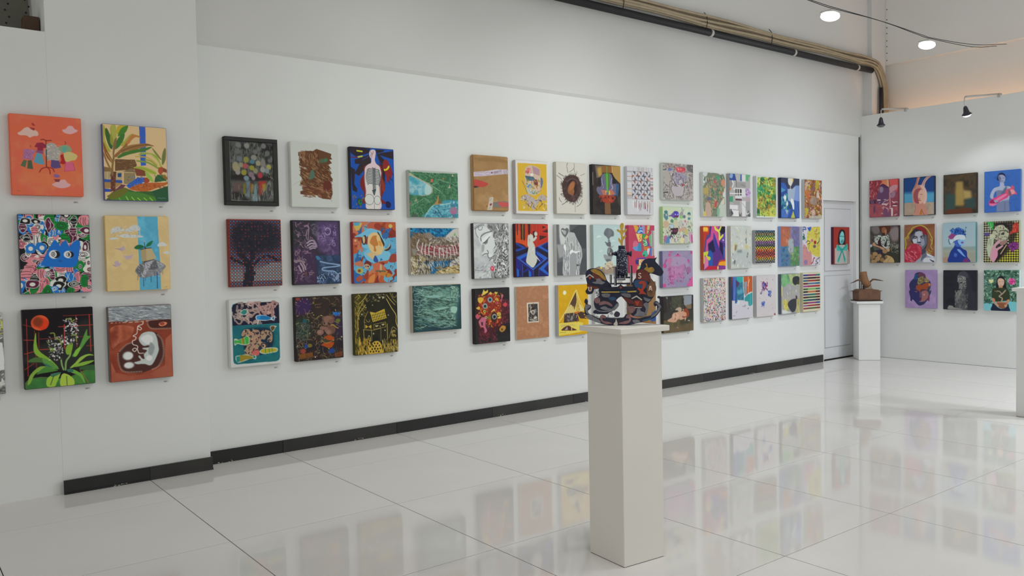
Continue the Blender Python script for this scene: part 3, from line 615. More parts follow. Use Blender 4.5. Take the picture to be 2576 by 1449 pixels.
# the brush strokes of each picture
ART = dict(
 clothes=(312.5, 150, '''mot c0563a,b85440,c76344 .5 3
s~9.7@45 c9603a 99,148 192,117 235,221 115,276 29,201
s b5968c 27,74 40,64 49,54 63,48 74,57 89,59 97,67 95,79 79,82 68,88 57,81 35,81
p 7a2a30 67,48 87,51 83,61
p 8a2c30 75,32 80,30 87,37 87,42 79,41
s b58c8e 182,50 195,44 205,32 219,32 226,42 238,48 230,56 211,64 190,61
s b98a8c 138,268 148,261 167,250 184,247 193,259 204,265 197,275 173,281 152,277
p 6e2f32 146,246 168,246 164,257 151,257
s 6f5080 147,227 157,227 166,231 163,239 147,238
p 8c5a7c 46,133 87,135 76,154 75,174 38,171 45,155
dab 6a3c70,a880a0,5c4a7a 40 3.9 1.5 0 3 11 41,135 79,174
p 47573f 44,175 55,178 48,205 32,198
p 3d4d3c 58,177 71,176 75,210 55,209
p 7a2338 82,123 91,107 110,104 123,114 120,124 113,126 111,138 91,136 93,125
p 6e4468 89,137 111,137 112,150 86,144
p 4a7f92 89,146 107,150 115,190 97,190 77,182
p 8a8680 123,111 137,103 153,105 178,142 167,150 165,173 138,172 125,175 115,144
dab 6c6862,a09c94,b8b4ac 60 7.3 1.9 60 2 12 121,111 171,171
p 4b3c66 139,170 166,173 173,200 148,205 136,198
s 6f8468 166,120 183,110 201,110 214,129 191,141 172,134
p 4f8a80 180,117 195,115 191,138 180,139
p 8c1f22 171,150 187,144 194,183 179,186 167,182 175,170
s a89a62 185,141 205,135 221,140 233,150 225,166 213,169 192,176 185,160
p b0506a 189,176 216,175 223,208 184,215
l 8a2a4a 1.2 189,176 184,214 223,208 216,179
c 6a2420 3.4 105,94 115,92 124,96 142,94
l 5a2420 2.9 123,96 122,126
l 3a2a26 3.4 123,131 121,201
c 7a2420 3.9 96,221 105,207 123,201 142,205 148,217
c 7a2420 3.4 126,203 132,211 133,226
c 6a2a24 1.7 67,117 71,121 68,126
c 6a2a24 1.7 189,94 193,100 189,107
l 5a3a3a 1.2 18,296 29,297'''),
 banana=(312.5, 150, '''bg b39a72
p 2d4f9a 142,1 167,1 164,162 143,165
p 2e3fa0 138,214 163,213 162,233 137,234
p 5a4028 44,142 121,141 128,163 117,182 42,191
dab 4a3220,6c4e34,7a5a40 80 10.2 2 20 1 3 44,144 121,187
p 6f5536 -1,175 33,181 32,194 -2,197
p 9a8a66 -1,196 71,192 69,227 -3,225
l 6a5e48 1.5 7,198 6,225
l 6a5e48 1.5 20,197 18,224
p 1e3c66 52,200 67,199 65,216 52,216
p 7a6a4c 76,196 121,196 116,247 74,243
p 6a5a42 71,193 107,177 126,194
p 2b4484 -1,226 68,228 69,240 -1,238
p 8a6a42 -1,238 69,240 43,261 -2,265
p 27408c -2,265 26,267 25,277 -2,279
p 2b52a0 83,250 130,213 160,220 144,241 93,261
dab 4a7ab0,1c3c80,6a6a6a 40 10.2 2.6 140 1 5 85,209 159,249
p 6a3a2a 117,176 162,180 161,207 125,208
s 8a3c24 155,217 171,214 175,230 157,238
p 54301f 26,194 47,194 39,272 23,277
dab 3a2418,7a4a30,5a3a50 60 7.7 2 90 1 4 24,202 42,277
p 33502a 17,298 25,282 68,258 117,273 183,270 251,245 250,312 1,312
p 3e6a2a 21,298 72,271 142,278 198,294 202,311 23,312
p 24482e 183,270 251,245 250,312 202,311 193,286
l 6a9a40 2.6 51,298 60,312
l 8ab040 3.1 81,295 90,312
l 8ab040 3.1 103,297 115,312
l 8ab040 3.1 126,300 138,311
l 8ab040 3.1 151,299 163,310
l 8ab040 3.1 174,297 186,310
p 5a3440 43,267 64,245 83,248 68,264 25,282 9,296
p 5a5a24 7,296 48,269 78,258 97,266 61,298 23,311
s 9a5226 95,262 134,242 182,234 229,232 250,229 244,240 210,253 168,270 127,271
dab 7a3a20,b06a34,5a2c18 50 10.2 2 150 1 7 104,240 241,264
s 8f8a34 -0,6 11,21 8,67 27,107 24,115 10,103 -0,67
s 2f5226 11,20 21,25 36,73 34,102 23,92 11,49
s 8c8c40 37,2 49,1 53,24 52,52 38,71 30,40 29,15
s 7a7a30 31,35 41,71 42,91 28,76
s 9c8a28 56,13 69,-0 86,1 75,23 55,39
s 3a6a26 99,1 90,27 72,43 57,47 68,20 81,7
s 33602a 84,35 78,64 62,90 45,102 50,75 61,52
s 8a8a3a 67,82 83,63 104,39 119,34 100,63 82,89
s 9a6636 82,79 101,52 114,36 139,40 147,49 129,46 113,57 102,73 89,84
p 7a5230 40,127 61,106 92,73 94,84 68,116 47,137
s 7d5c34 58,108 92,86 122,77 168,70 199,79 177,80 126,98 91,107 70,116
s 3a6028 53,133 75,115 113,101 151,92 190,82 169,99 130,111 100,120 74,131 59,138
c 5a3a24 2.6 68,108 114,88 167,75 196,79
p 6f5636 38,86 45,60 54,52 52,73 40,127 35,127
c 7a5a36 6.7 -0,118 14,159 32,199
c 6f5a34 7.7 40,130 33,174 32,207
s 7a4a24 2,75 15,108 34,148 31,158 13,138 3,108
c 8f8a5a 2.3 12,118 23,138 32,153
s 6a6c3a 190,87 204,100 226,131 221,134 201,110
s 5a6238 243,84 247,98 243,135 230,157 229,125 235,99
c 7a8a34 6.7 140,118 176,111 206,124 225,163
c 9a9a48 3.6 143,110 171,108 188,114
c 6a8034 6.7 129,145 169,149 194,161 211,171
c a08a40 5.1 124,127 165,128 190,140 209,158
c 7a8234 5.6 162,138 184,143 206,163
c 8a9a44 4.6 188,116 210,137 225,160
s 8a9438 113,175 137,167 168,172 198,185 205,198 182,196 147,181
c 5a6a24 1.3 122,175 160,178 200,194
s 7a9a40 159,188 176,198 193,225 185,230 166,212
p 8c4428 214,168 230,165 237,181 220,203 211,184
p 6a3a2a 232,168 247,175 248,189 231,186
p 2a4a34 210,198 238,205 245,223 195,232 199,211
s 7a5a2a 225,197 246,205 248,218 235,216
dab 2a5a2c,3a7a34 20 15.4 2 120 1 8 197,198 245,231
c 7090a0 1 206,299 215,297 221,300 228,297 240,299'''),
 doodle=(312.5, 150, '''doodle b87078,0f6a2c,141418,b4b6ae,4a1830,1a5ea0 7
s 1458a0 73,194 100,140 118,105 129,104 140,125 152,110 163,102 174,127 190,109 206,102 214,114 207,165 195,206 156,210 112,207 81,203
p 1458a0 74,195 102,130 123,105 134,110 141,125 149,110 162,101 174,128 193,106 209,103 214,119 205,170 194,206 111,208
e c4c8c4 120,158 18.9,17.4
e 161820 125,158 15.2,14.9
e c4c8c4 116,157 12.3,13.7
e 161820 116,157 6.7,9.4
e b8bcb8 116,157 4.5,6.5
e 161820 116,157 1.8,4
e c4c8c4 171,159 17.8,14.9
e 161820 176,159 13.4,12.9
e c4c8c4 168,159 12.3,12.4
e 161820 169,159 7.1,8.4
e b8bcb8 168,159 4.9,6
e 161820 170,159 2,4
e 10305a 137,184 3.1,3
e 1458a0 137,184 2,1.7
e 10305a 143,185 3.1,3
e 1458a0 143,185 2,1.7'''),
 pothead=(312.5, 150, '''mot b09a6c,ac966a,b49e70 .4 3
p 4a8ca6 125,2 207,1 207,51 208,95 209,149 211,190 205,212 211,254 211,311 126,312 126,269 126,196 125,114 128,51
mot 4a8ca6,4486a0,5296ae .3 4 125,2 207,1 207,51 208,95 209,149 211,190 205,212 211,254 211,311 126,312 126,269 126,196 125,114 128,51
s a4a6a4 26,54 52,45 65,56 83,54 111,37 129,41 136,54 130,61 105,61 96,68 73,63 51,66 26,73 21,70
s a8aaa8 50,82 78,75 107,80 130,80 148,87 127,90 100,91 68,90
s a8aaa8 12,96 32,89 50,94 27,99
dab 808488,c0c2c0,787c80 60 9.4 1.4 20 1 21 27,46 132,87
l 9aa0a4 2.8 133,56 133,83
s aaacaa 204,119 221,109 237,117 241,125 220,127 204,128
s a8aaa8 224,157 238,148 250,153 249,161
p 9a8890 34,136 50,136 67,126 70,121 71,133 76,138 61,148 52,142
p 9c8a92 65,164 78,166 92,165 106,157 98,176 80,183 69,171
p 9a8890 22,203 32,202 30,189 43,185 49,197 59,195 50,209 34,211
l 6a5a60 1.2 34,136 50,137 60,140
l 6a5a60 1.2 23,203 35,210
s 1a5434 109,133 121,122 137,121 148,130 134,138 118,139
s 1a5a38 156,129 160,117 172,108 184,104 176,122 164,128
c 22342c 2.8 147,129 154,134 155,137
c 22342c 2.3 155,136 151,124 150,110
e a08090 150,106 2.7,3.9
p 9a8a68 134,142 177,134 195,174 190,183 137,193 136,172
p 8c7c5c 134,142 155,138 157,189 137,193
c 2c2a24 2.8 134,141 153,136 177,134
p 22201e 137,193 190,181 183,190 155,197
s 6c6c70 110,227 127,203 153,193 190,184 213,195 233,212 221,230 204,249 180,253 145,260 129,258 114,239
p 54565a 112,227 129,203 150,194 147,211 134,257 125,252
p 8c8c90 153,197 183,187 173,204 143,259 134,254 147,221
p 4c4e52 173,204 192,185 213,198 200,222 168,226
p 84868a 195,188 229,209 209,222 201,212
dab 3c3e44,9a9aa0,707278 60 18.8 1.9 130 1 22 118,201 222,257
l 9a8890 0.9 157,197 155,204
l 1c3c66 2.3 142,259 141,296
l 1c3c66 3.3 197,236 196,306
l 1c3c66 2.1 172,253 172,280
l 2c3c50 1.9 149,260 149,272
l 5a4a34 1.9 120,249 119,269
l 4a4a4a 1.6 220,234 219,247
l 4c4a40 1.2 229,302 236,300'''),
 plant=(312.5, 150, '''bg 0e0a0e
s~16.2@60 2a3028 1,205 40,152 144,103 238,51 244,227 138,246
l 8c2c22 2.4 14,36 12,260
l 7c2820 2.2 40,82 42,232
l 7c2820 2.4 54,91 53,153
l 9c3024 3.8 145,66 144,161
l 8c2c22 2.7 188,31 188,158
l 9c3024 3.2 237,31 238,180
l 8c2c22 1.9 2,57 34,68
l 9c3428 2.4 2,117 37,120
l 7c2820 2.2 57,117 138,117
l 9c3428 2.4 2,172 35,165
l 9c3428 2.7 55,159 90,159
l 9c3024 2.4 124,73 248,73
l 7c2820 1.9 193,118 232,118
l 8c2c22 1.9 142,30 247,31
l 8c2c22 2.2 2,233 35,210
l 8c2c22 2.2 223,157 247,157
e a83a20 60,53 31.2,30.3
e c84a28 60,53 30.2,29.2
e b83014 69,58 20.5,22.9
e~8.1 6a2a14 52,49 17.9,20
s 3a5a2c 0,309 10,276 60,267 136,281 216,254 251,260 250,312 109,315
mot 2c5a2c,3c7a34,24482a 1.2 5 0,309 30,270 85,281 162,278 211,262 251,260 250,312 109,315
s 6a8e2c 44,91 46,136 55,165 93,202 118,236 88,213 44,181 34,149
s 3a5a2a 13,204 34,189 59,191 88,207 117,239 87,233 63,211
s 4a7a34 63,194 88,205 120,240 102,237 72,220
s 2a5a50 63,211 82,221 107,241 87,236
s 6a8a34 9,293 18,258 47,229 72,226 107,241 67,240 36,254 20,286
s 3a6a2c 72,229 97,237 115,247 61,253 41,254
s 7a9a34 76,306 76,278 91,265 122,256 124,262 110,295 102,310
s 34604a 91,259 124,255 122,262 96,271
s 8aa03a 125,311 126,274 137,261 157,271 172,290 169,312
l 2c3c20 2.7 101,266 88,302
l 2c3c20 2.4 146,273 147,311
s 5a8a34 148,247 174,250 200,270 209,291 211,309 189,275 163,260
s 2a5a4c 148,247 166,246 171,258 153,257
s 3c6a2c 176,273 194,278 206,306 185,306 175,291
s 7a9a3c 159,241 180,221 200,200 229,191 248,198 224,199 199,217 175,238
s 6a9030 180,230 212,221 250,219 217,234 177,239
s 4a7a34 225,91 227,115 240,119 224,138 193,182 174,198 171,189 193,165
s 6a9a34 174,192 182,172 201,159 192,185 181,198
s 2c4c2a 198,241 249,236 251,257 200,252
l 8a4a2a 2.2 195,252 227,311
c 6a8a50 5.4 129,205 131,226 136,246
c 6a8a50 6 167,160 161,191 147,213 143,247
s 6a8a2c 155,147 173,143 166,180 151,187 146,167
s 6a8a30 88,139 79,124 95,157 106,155 102,169 92,168
dab 8a8a88,b8b8b4,6a6a68,40383c,a89aa0 90 8.1 3.8 45 3 9 87,108 139,206
dab 9a9a98,c8c8c4,706a70,40383c,a89aa0 110 8.1 3.8 45 3 10 144,43 194,150
c 6a7a34 4.3 95,97 108,98 112,118 127,125 132,145
c 6a7a34 3.8 154,44 170,42 172,56 182,48
c 6a7a34 3.8 169,111 185,109 187,135'''),
 fetus=(312.5, 150, '''mot 6a2c1c,7c3a26,60281a 1.0 3
s 8a4a32 8,87 42,76 77,81 99,91 87,125 72,139 38,152 13,171 9,118
mot 7c3c28,94503a,6a2c1c .5 5 8,87 42,76 77,81 99,91 87,125 72,139 38,152 13,171 9,118
mot 7c3c2c,8a4a38 .6 6 224,146 248,126 249,310 176,319 5,312 5,224 22,273 79,293 153,289 217,260
p 757a7e 1,0 250,1 248,64 149,61 3,60
dab 5c6268,8c9296,9aa0a2,50565c 200 23 2.3 176 .15 7 6,1 245,69
l 3a3e44 1 17,15 57,14
l 3a3e44 1 33,26 49,27
l 3a3e44 1.3 145,16 163,16 174,19
l 3a3e44 1 91,51 139,54 221,50
l b0a898 2 10,66 134,68
l 6a2c1c 2.6 19,66 26,66
l 6a2c1c 2.6 33,66 40,66
l 6a2c1c 2.6 47,67 54,67
l 6a2c1c 2.6 71,67 78,67
l 6a2c1c 2.6 95,68 101,68
l 6a2c1c 2.6 119,69 126,69
l b0a898 1.8 153,65 245,66
s 3a1a16 153,68 188,65 249,66 249,102 211,102 174,99 157,87
s b06a50 198,81 212,73 232,78 224,89 204,91
e 7a3a2c 212,81 9.8,7
s 3c211d 38,187 66,160 91,151 116,137 136,112 176,113 200,131 211,156 217,195 213,230 194,258 153,276 113,283 60,274 40,254 32,215
stitch b0a090 1.5 7.7 38,187 66,160 88,153
stitch b0a090 1.5 7.7 33,192 34,226 42,259 60,273 94,277 124,278
stitch b0a090 1.5 8.7 190,125 207,147 213,178 214,205 208,232 189,263 163,274
stitch b0a090 1.5 7.7 153,68 155,84 169,99 211,102 246,103
s~2 9aa09e 116,137 131,117 154,111 178,117 189,141 193,173 194,195 181,227 167,250 154,255 135,247 105,245 94,237 106,234 121,229 112,215 117,209 126,222 136,225 134,206 147,191 131,184 131,179 158,177 156,169 134,170 120,154
s~5.1 b8bcba 125,138 151,124 172,137 166,163 144,161
s~3.6 767c7c 159,162 166,158 178,180 166,212 152,200
e~2.6 b4b8b6 155,224 12.2,11.2
e~4.6 a8aeae 71,207 20,17.7
e~2 b8bcbc 75,207 14.6,13.4
e~4.1 a8aeae 74,247 19.5,13.4
e~1.5 b8bcbc 69,246 12.2,9.6
c b4a8a0 3.1 136,66 133,78 116,84 113,95 122,102 128,96 118,87 112,95 109,116 94,125 105,131 101,142 91,146 93,161 109,168 109,180 98,191 90,183 99,177 109,184 115,199 133,201
dab 6a2c1c,4a1c14 15 3.6 1.5 0 3 9 10,145 35,285'''),
 greyleft=(312.5, 120, '''mot 8a8a88,4a4a4a,b0b0ac,606060 .5 3
p b8b8b4 218,109 245,115 249,170 248,220 210,220
c 9aa040 8.1 219,60 241,63 249,49 241,30 220,27
c 9aa040 3.2 219,82 251,77
dab 303030,c0c0bc,787878 260 16.2 3.2 60 2 4 13,5 253,99
dab 303030,c0c0bc,787878 200 16.2 3.2 120 2 5 6,222 249,312'''),
 bokeh=(312.5, 120, '''mot 1c1e1c,242622,161814 .5 3
p 3a3c3a 20,20 234,19 231,292 23,292
mot 2c2e2c,50524e,3c3e3c,1e201e .35 4 20,20 234,19 231,292 23,292
dab 5c605c,20221f,70746f 220 30.4 3 90 .08 5 21,27 225,284
s~10.1 241f1f 30,172 207,174 206,194 34,197
e~3.5 6a6c6a 64,35 12.6,12.2
e~3.5 7c7c76 104,37 12.6,12.7
e~3.5 6a6a68 184,33 12.1,12.7
e~3.5 5c605e 59,64 13.1,12.2
e~4.1 5c5f5e 160,49 10.6,11.2
e~4.1 62625f 144,63 11.1,11.2
e~4.1 5c5e5c 202,66 12.1,12.7
e~4.1 4a4c4a 26,82 10.1,12.2
e~3.5 62686c 69,99 13.1,13.2
e~2.5 7e7c3c 99,101 13.1,14
e~2.5 7c7c72 136,90 14.1,13.2
e~2.5 47707e 128,109 12.1,10.7
e~3.5 5a5a5a 37,111 12.1,9.2
e~2.5 8c866a 49,136 15.1,22.9
e~2.5 8f886a 56,143 15.1,12.7
e~2.5 8a8480 59,161 11.4,12.2
e~2.5 858068 74,127 11.4,11.4
e~2 9a4a4c 95,131 12.1,12.2
e~2.5 8c886e 156,115 12.1,12.7
e~3 74706c 179,113 11.6,22.9
e~3.5 5c5a5a 212,100 10.6,10.7
e~2 94904f 207,130 11.6,12.2
e~2 87842c 125,138 12.1,11.7
e~2 868034 87,161 12.6,13.2
e~2.5 807c62 142,151 11.6,12.2
e~2.5 8a8882 177,144 13.1,13.2
e~2.5 748084 197,148 11.6,12.7
e~2.5 7a6670 121,169 13.1,12.7
e~2 99343c 163,171 12.1,13.7
e~2 6c8088 98,187 12.6,11.7
e~2 7c7076 131,185 9.1,10.2
p~6.1 7a7224 82,212 93,212 91,262 81,263
p~5.6 8c3024 112,206 120,206 119,251 111,251
p~5.6 8c7a2c 120,213 131,213 124,254 117,261
p~7.6 647880 96,199 114,198 110,274 95,275
p~6.6 6a8084 136,212 148,212 148,291 120,292
p~6.6 943028 154,199 193,195 172,254 159,268
p~6.6 907a2c 171,211 192,210 185,244 175,244
p~7.6 5c4a46 36,209 78,207 71,250 34,254
p~7.6 282420 34,252 66,250 63,281 26,284
dab 888c88,6c6e6c,2c2c2c 60 35.5 2 90 .06 8 28,227 228,286
e 0a0a0a 212,171 3.5,8.6
c a8a890 1.5 202,156 212,166 214,180 222,181 230,193
l a8a890 1 203,176 209,179
c a0a08c 0.8 222,181 200,210 188,233 172,257
l 7c7e78 1.5 24,21 23,289
l 9a9c96 1.5 25,291 110,292'''),
 hatch=(312.5, 120, '''bg b6bab4
p 5c3a24 40,49 77,41 117,39 134,28 183,40 213,48 209,64 217,74 201,77 215,93 195,102 203,111 194,129 209,141 205,157 217,172 214,183 197,184 208,196 212,217 214,245 203,273 157,270 143,253 99,257 45,251 45,237 69,231 53,224 58,215 97,210 44,205 48,194 65,185 51,168 47,154 49,130 84,125 42,113 44,99 52,93 40,89 57,73 39,67
dab 8a6848,6c4428,3e2414,9a7a58,50301c 300 34.3 2.4 150 .25 4 52,108 204,212
dab 8a6848,7a4c30,3e2414,9a7450 120 29.1 2.4 105 .3 5 45,46 145,102
dab 8a5a44,6c4028,5a2c20,9a7450 140 31.7 2.4 165 .2 6 58,206 205,264
s~2.6 4a5a44 149,79 188,71 190,86 150,96
s~2.1 3c6a4c 174,77 188,72 184,89 176,88
s~2.6 4a6656 101,138 116,132 120,165 92,179
s~3.7 5c2a20 169,188 203,183 207,219 167,229
l a89878 1.1 9,207 43,189 60,181
l a89070 1.6 45,51 64,92
l a89070 1.6 74,44 61,87
l a89070 1.6 51,46 46,73
l a89070 1.8 178,223 199,268
l 8a7a60 1.1 143,79 146,112
l 5a5a4a 1.1 202,272 210,282'''),
 skeleton=(312.5, 120, '''bg 14489c
p 241c28 0,-0 114,-1 107,26 83,35 30,49 2,30
p 2a2026 24,65 107,34 117,73 47,145 21,134 52,85 26,86
p 241c26 1,101 25,115 19,189 35,211 32,229 9,220 5,186
p 241c26 144,5 196,5 189,15 146,34 161,25 248,8 248,52 167,33 202,63 195,166 207,184 174,148 171,92
s 6a1c1e 81,91 73,134 51,172 56,205 70,226 69,258 53,276 53,284 196,283 182,265 173,252 193,209 195,179 181,145 171,86
s 7a2020 190,61 209,56 226,83 240,120 230,148 207,173 202,138 183,96
s 80301e 174,150 186,171 194,193 190,220 178,220 173,180
p 6a1c24 1,51 50,49 41,56 2,55
l b8b82c 7.3 39,19 67,21
l b8b82c 6.8 45,50 67,45
s c0c028 218,85 223,91 213,106 194,113 190,104 204,102
l 20306c 2.5 84,3 111,9
l 2a5aac 2 161,25 223,7
l 2a5aac 2 148,42 177,80
l 2a5aac 1.7 67,63 107,42
s 1c3c2c 36,261 57,262 62,284 44,297 33,282
e 2a6a3c 49,278 11.9,13.3
e 1c3c6c 52,276 5.4,6.4
dab 7a6a3a,8a5a30 14 11.3 4.5 60 3 5 5,241 72,310
s 141640 197,273 212,270 226,281 223,299 208,305 196,295
l 101430 2.8 240,123 246,136
l 101430 2.8 224,143 229,159
l 101430 2.8 217,162 224,178
l 101430 2.8 233,153 238,164
s c8b4b8 107,36 109,20 120,10 135,8 145,18 142,42 139,61 147,79 165,92 171,113 170,156 160,194 162,234 167,252 165,310 87,311 83,276 77,257 85,223 80,186 79,128 82,102 99,85 116,76 119,54 112,49
s~5.6@70 c4c6c0 83,123 170,113 168,167 156,309 87,310 82,223
e 2c3030 102,263 27.5,27.7
e c0c2bc 102,263 25.7,26.1
e 2c3030 148,266 19.7,22.9
e c0c2bc 148,266 17.9,21.3
l 3c4040 2 130,285 130,310
ribs 26353a
l 302830 1.7 125,25 121,49
c 402c34 1.4 113,17 119,25 114,44
c 8a6a72 2.5 129,14 131,24 123,35'''),
 tree=(312.5, 120, '''weave'''),
 sax=(312.5, 120, '''mot 2a2c30,342a38,242830 .4 3
p~15.9 3c2a44 0,131 117,151 131,312 1,311
p~13.3 4c3a60 118,5 240,2 243,191 133,151 118,78
p~13.3 24344e 117,172 249,172 249,312 126,310
mot@60 54406c,3a2a4c,7a6488,4a3a60 .35 5 118,55 173,9 228,29 238,151 187,183 139,136
mot@60 30486c,223048,4c6484 .3 6 127,172 249,172 249,312 126,310
squ 7a5c74,5c485c,8a7480,4a3a4c 110 23.9 3.4 31 6,13 99,306
squ 6a6470,3a3c44 30 18.6 2.7 32 97,11 139,73
squ 8a76a0,5a4a78,3c2c54 40 21.2 3.7 33 129,21 224,114
squ 6c84a4,4a6084,8ca0bc 40 18.6 3.2 34 126,255 247,312
c 847080 6.4 62,30 75,25 83,35 81,56
c 8c7888 3.7 75,45 69,74 74,95
c 8c7888 3.7 83,48 80,74 80,94
c a08ca0 6.9 72,111 88,100 101,97
c a08ca0 6.9 74,123 93,112 112,115
c 988498 6.9 82,132 101,124 117,128
c 988498 6.4 87,140 103,134 114,136
c 8c7890 10.6 107,99 117,115 120,128
c 9a8690 6.9 26,220 33,238 41,249
c 9a8690 6.9 36,208 47,226 52,246
c 9a8690 6.4 47,205 57,223 62,239
c 806c78 10.6 7,197 36,197 55,203
s 6a4034 57,254 65,249 67,262 59,267
c 9a8cac 4.2 167,59 178,70 194,64 195,43 178,36 170,46
c 8a7a98 3.2 202,120 216,109 221,122 210,125
c 7c98b8 5.8 138,201 176,210 240,220 226,227 159,232 148,242 170,248 209,251 228,264
s 7c88a0 216,285 231,264 239,278 225,296
s 3c6a98 116,175 130,175 141,190 124,193'''),
 faces=(312.5, 120, '''bg 4a8aae
vor 4a8aae,2a5c94,5a9cb8,a8502c,8a3a26,b46a4a,4e94b4,7a2c22,b07030,5a9ab8 60 5
squ 2c2420,8a2c20,3a2c24 50 16.3 2.4 41 3,4 245,315
e a8523c 119,20 37.5,20.5
e 8a3426 142,20 20.2,15.3
s 6aaac4 9,77 52,56 95,33 135,40 159,48 169,79 186,100 185,138 214,162 201,195 154,202 113,209 74,191 60,158 81,138 50,125 51,79
s 241c1c 50,82 71,67 74,92 67,115 53,110
s b8a47c 54,79 66,74 68,100 59,110
p 7a2c1c 77,74 85,74 81,115 70,114
s 3a2820 141,48 163,79 180,110 177,125 162,125
p bca478 73,163 115,148 170,151 149,169 129,174 111,194
s c8ac78 84,84 100,61 126,53 149,66 163,100 174,125 170,146 155,167 126,156 103,151 87,125
s b07034 96,105 111,74 135,69 134,84 142,105 142,120 127,125 132,148 118,148 116,125
s c48c3c 145,97 160,100 165,123 150,120
s 2c4c8c 113,194 126,171 142,202 125,207
p 2c5c94 151,200 157,185 169,195
s 3c2418 179,144 209,128 218,115 215,136 194,149
c c4a860 3.3 167,143 197,136 209,120 206,115
s 6c2018 60,216 68,201 85,199 101,212 98,227 79,214
e b09070 75,227 15,13.3
e 2c2020 70,225 4,4.1
e c8c4b4 70,224 2.3,2
e 2c2020 82,227 4,4.1
s b46044 107,217 148,210 176,229 181,252 129,251
p b89c74 150,218 162,221 161,249 149,248
l 4c5a44 7.1 126,251 181,254
e a8a044 35,248 17.3,14.3
e 7c3a28 32,248 8.7,7.7
s b06a50 1,213 39,198 56,216 44,228
s b06048 0,87 27,87 28,115 -0,115
e c8b060 14,95 5.8,5.1
s 8a3a2c 204,195 220,167 249,167 248,204 212,209
s c07a3c 81,313 88,285 117,266 122,278 110,311
s a04a34 12,290 37,271 51,287 25,303
e b8a054 218,20 11.5,10.2
s b8a050 8,11 50,3 44,29 21,44
p 4c94b4 3,4 45,2 36,18 11,21'''),
 fish=(312.5, 120, '''bg bcbebc
p 14606a 13,36 18,21 35,16 225,17 236,24 239,41 236,284 231,296 218,301 29,299 17,294 13,284
p 15182e 14,36 20,22 35,16 225,17 237,24 239,41 239,121 15,120
mot@55 125a6c,1c6e6c,0e4656 .4 4 15,121 238,122 236,284 231,296 218,301 29,299 17,294 13,284
l 3c9a9a 1.2 15,120 238,122
s~7.4 0a2c40 54,169 74,137 179,139 208,171 201,230 175,241 149,260 84,264 66,233
squ a08880,94807c,ac908a 26 46.9 9.9 51 33,20 144,117
squ b08c84,a47c78 20 46.9 9.9 52 143,21 227,88
squ a09088 9 29.6 8.9 53 19,53 81,103
dots 2c2430 160 1.7 54 23,17 226,123
p b0a8a0 130,101 145,102 154,120 127,120
l 201828 3.5 142,105 139,119
l 201828 3.5 149,105 147,119
s b4b0a8 48,62 66,46 83,47 87,59 74,73
p 2c8c7c 51,62 66,48 81,49 84,59 72,71
l 14484c 2 64,53 64,69
l 14484c 2 72,50 71,69
l 14484c 2 78,49 78,66
s b4bcc0 123,86 131,77 166,78 199,91 217,82 213,107 196,103 165,105 130,99
s 0c6aa4 128,88 133,80 166,80 196,93 188,101 165,101 133,97
s 2484b8 128,88 133,81 146,80 143,97 130,95
p 1a6c8c 202,95 213,87 212,106
s b0a8a0 193,133 205,130 224,134 217,142 211,154 204,159 194,150
s 54441c 196,136 206,133 215,139 209,151 201,155 196,148
s 9c8068 54,169 64,143 87,139 101,153 113,144 138,149 128,165 143,161 153,150 173,149 198,161 202,191 194,208 176,204 182,184 192,180 177,174 164,193 149,191 146,201 171,213 173,228 162,242 145,233 136,215 134,247 121,265 89,260 67,253 74,219 67,209 89,196 85,172
dab 1c1626,2a2030 90 12.3 5.4 60 3 55 62,143 194,265
dab b4785c,b89c74,c08070 60 9.9 3.5 30 3 56 62,143 144,255
e 1c1626 158,224 14.9,14.7
e b09478 158,224 10.4,10.3
e 1c1626 155,223 5,4.9
s b8605a 104,249 125,241 137,252 129,266 109,262
dots c8504c 50 1.5 57 95,231 133,266
s b0b89c 19,183 29,179 41,185 66,175 88,172 89,208 59,211 35,204 21,210
s 3c9c44 21,187 38,188 65,177 85,175 85,206 59,207 35,200 22,203
p 8c741c 52,181 65,177 64,206 56,207
l b8b88c 1.7 52,181 57,207
l b8b88c 1.7 67,177 72,206
s b0b8a4 137,246 157,235 200,234 225,240 223,255 202,259 161,262 141,255
s a89a24 141,246 160,238 200,238 221,245 220,252 200,255 161,258
l 3c7c34 3.5 165,238 166,258
l 3c7c34 3.5 184,239 185,258
l 3c7c34 3 198,239 200,256
s b0b8a4 23,263 43,258 75,257 104,266 120,264 118,282 98,278 69,285 32,291
s 8c7a24 44,260 74,260 104,270 101,278 69,281 44,287
p 1c7a74 26,263 43,261 42,289 28,288
p 1c7a74 106,267 117,267 117,279 107,276'''),
